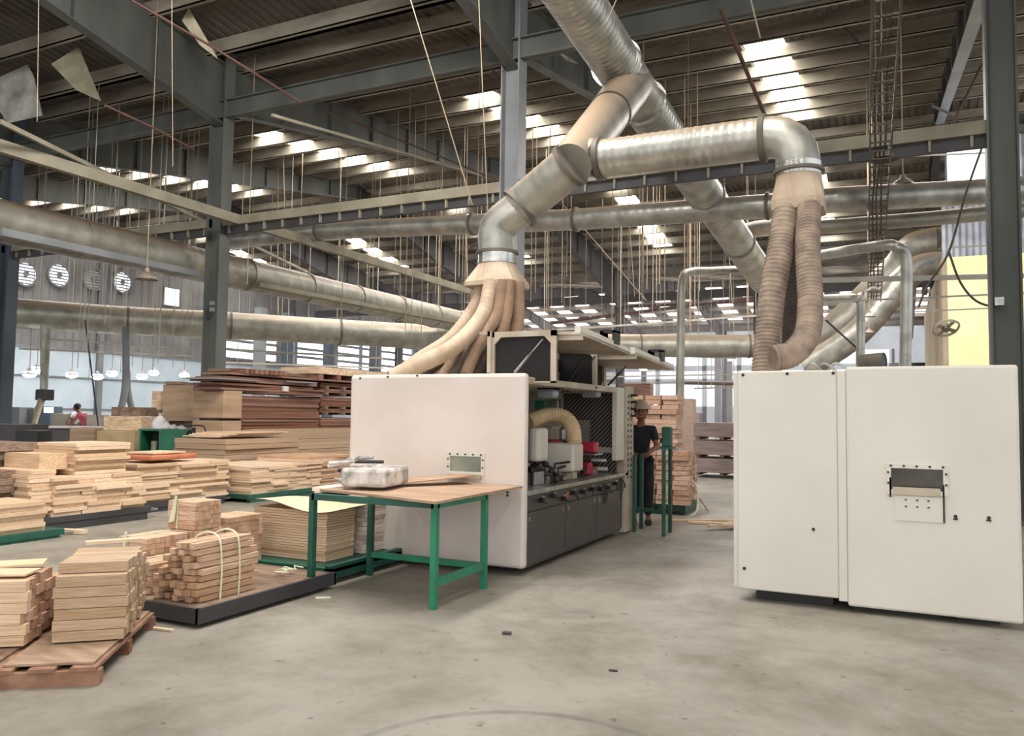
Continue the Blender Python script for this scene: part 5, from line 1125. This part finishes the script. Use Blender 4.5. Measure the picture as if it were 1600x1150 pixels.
flat_box('grey_machine', 42, 638, 62, 664, 31, .8, wallg, 'grey machine between the light one and the control cabinet', 'machine', True)
flat_box('small_booth', 92, 646, 110, 668, 28, .8, beamt, 'cream small machine right of the control cabinet', 'machine', True)
flat_box('sewing_station', 145, 648, 178, 672, 26, .8, cream, 'cream machine right of the two workers', 'machine', True)
flat_box('dark_motor', 36, 672, 70, 696, 16, .5, black, 'black motor standing at the end of the dark machine bed', 'motor', True)
# flexible suction pipes at the far left
simple('suction_pipe', MB().tube(curve([at(72, 510, d=22), at(70, 560, d=22), at(68, 612, d=22), at(60, 640, d=21.5), at(52, 668, d=21)], 5), .13, 12, r2=.07), galvd, 'grey suction pipe dropping to the left end of the long table', 'pipe', smooth=True)
simple('pipe_clamp', MB().obox(at(70, 617, d=21.9), (.4, .3, .3)), steeld, 'dark clamp on the grey suction pipe above the long table', 'clamp', bevel=.03)
simple('suction_pipe', MB().tube(curve([at(197, 510, d=22), at(197, 560, d=22), at(196, 600, d=22), at(188, 640, d=21.6), at(165, 664, d=21)], 5), .10, 12, r2=.09), steell, 'grey suction hose curving left down to the machine by the workers', 'pipe', smooth=True)
simple('suction_pipe', MB().tube(curve([at(199, 580, d=22.2), at(200, 610, d=22.2), at(207, 645, d=22), at(208, 655, d=22)], 5), .08, 12), steell, 'short suction hose branching right toward the board load', 'pipe', smooth=True)
simple('left_post', MB().bar(at(133, 500, d=25), V(at(162, 665, d=25).x, at(162, 665, d=25).y, 0), .04, .04), steeld, 'thin dark slanting pole before the pale left wall', 'pole')
# distant posts between the low duct and the stacks
for i, (X, d) in enumerate([(404, 38), (447, 40), (512, 44), (583, 50), (1122, 60), (1140, 70)]):
    p = at(X, 600, d=d); simple('distant_post', MB().box((p.x-.22, p.y-.2, 0), (p.x+.22, p.y+.2, 6.5)), steell if i in (0, 4, 5) else steelb, ['light post left of two dark posts over the brown boards', 'first dark post over the brown boards', 'second dark post over the brown boards', 'dark post near the far edge of the open machine panel', 'slim post before the loading doors', 'slimmer post before the loading doors'][i], 'post')

# ------------------------------------------------------------------ dusty haze of the deep hall
hz_ = bpy.data.materials.new('sawdust_haze'); hz_.use_nodes = True; nt = hz_.node_tree; nt.nodes.clear()
vo = nt.nodes.new('ShaderNodeVolumeScatter'); vo.inputs['Density'].default_value = 0.0045; vo.inputs['Color'].default_value = (1.0, 0.95, 0.94, 1); ou = nt.nodes.new('ShaderNodeOutputMaterial'); nt.links.new(vo.outputs[0], ou.inputs['Volume'])
h_ = MB().box((XL+.3, 31.5, .02), (1.3, YF-.5, 10.0)).build('haze', hz_); tag(h_, 'thin pale sawdust haze filling the deep hall', 'haze', kind='stuff')
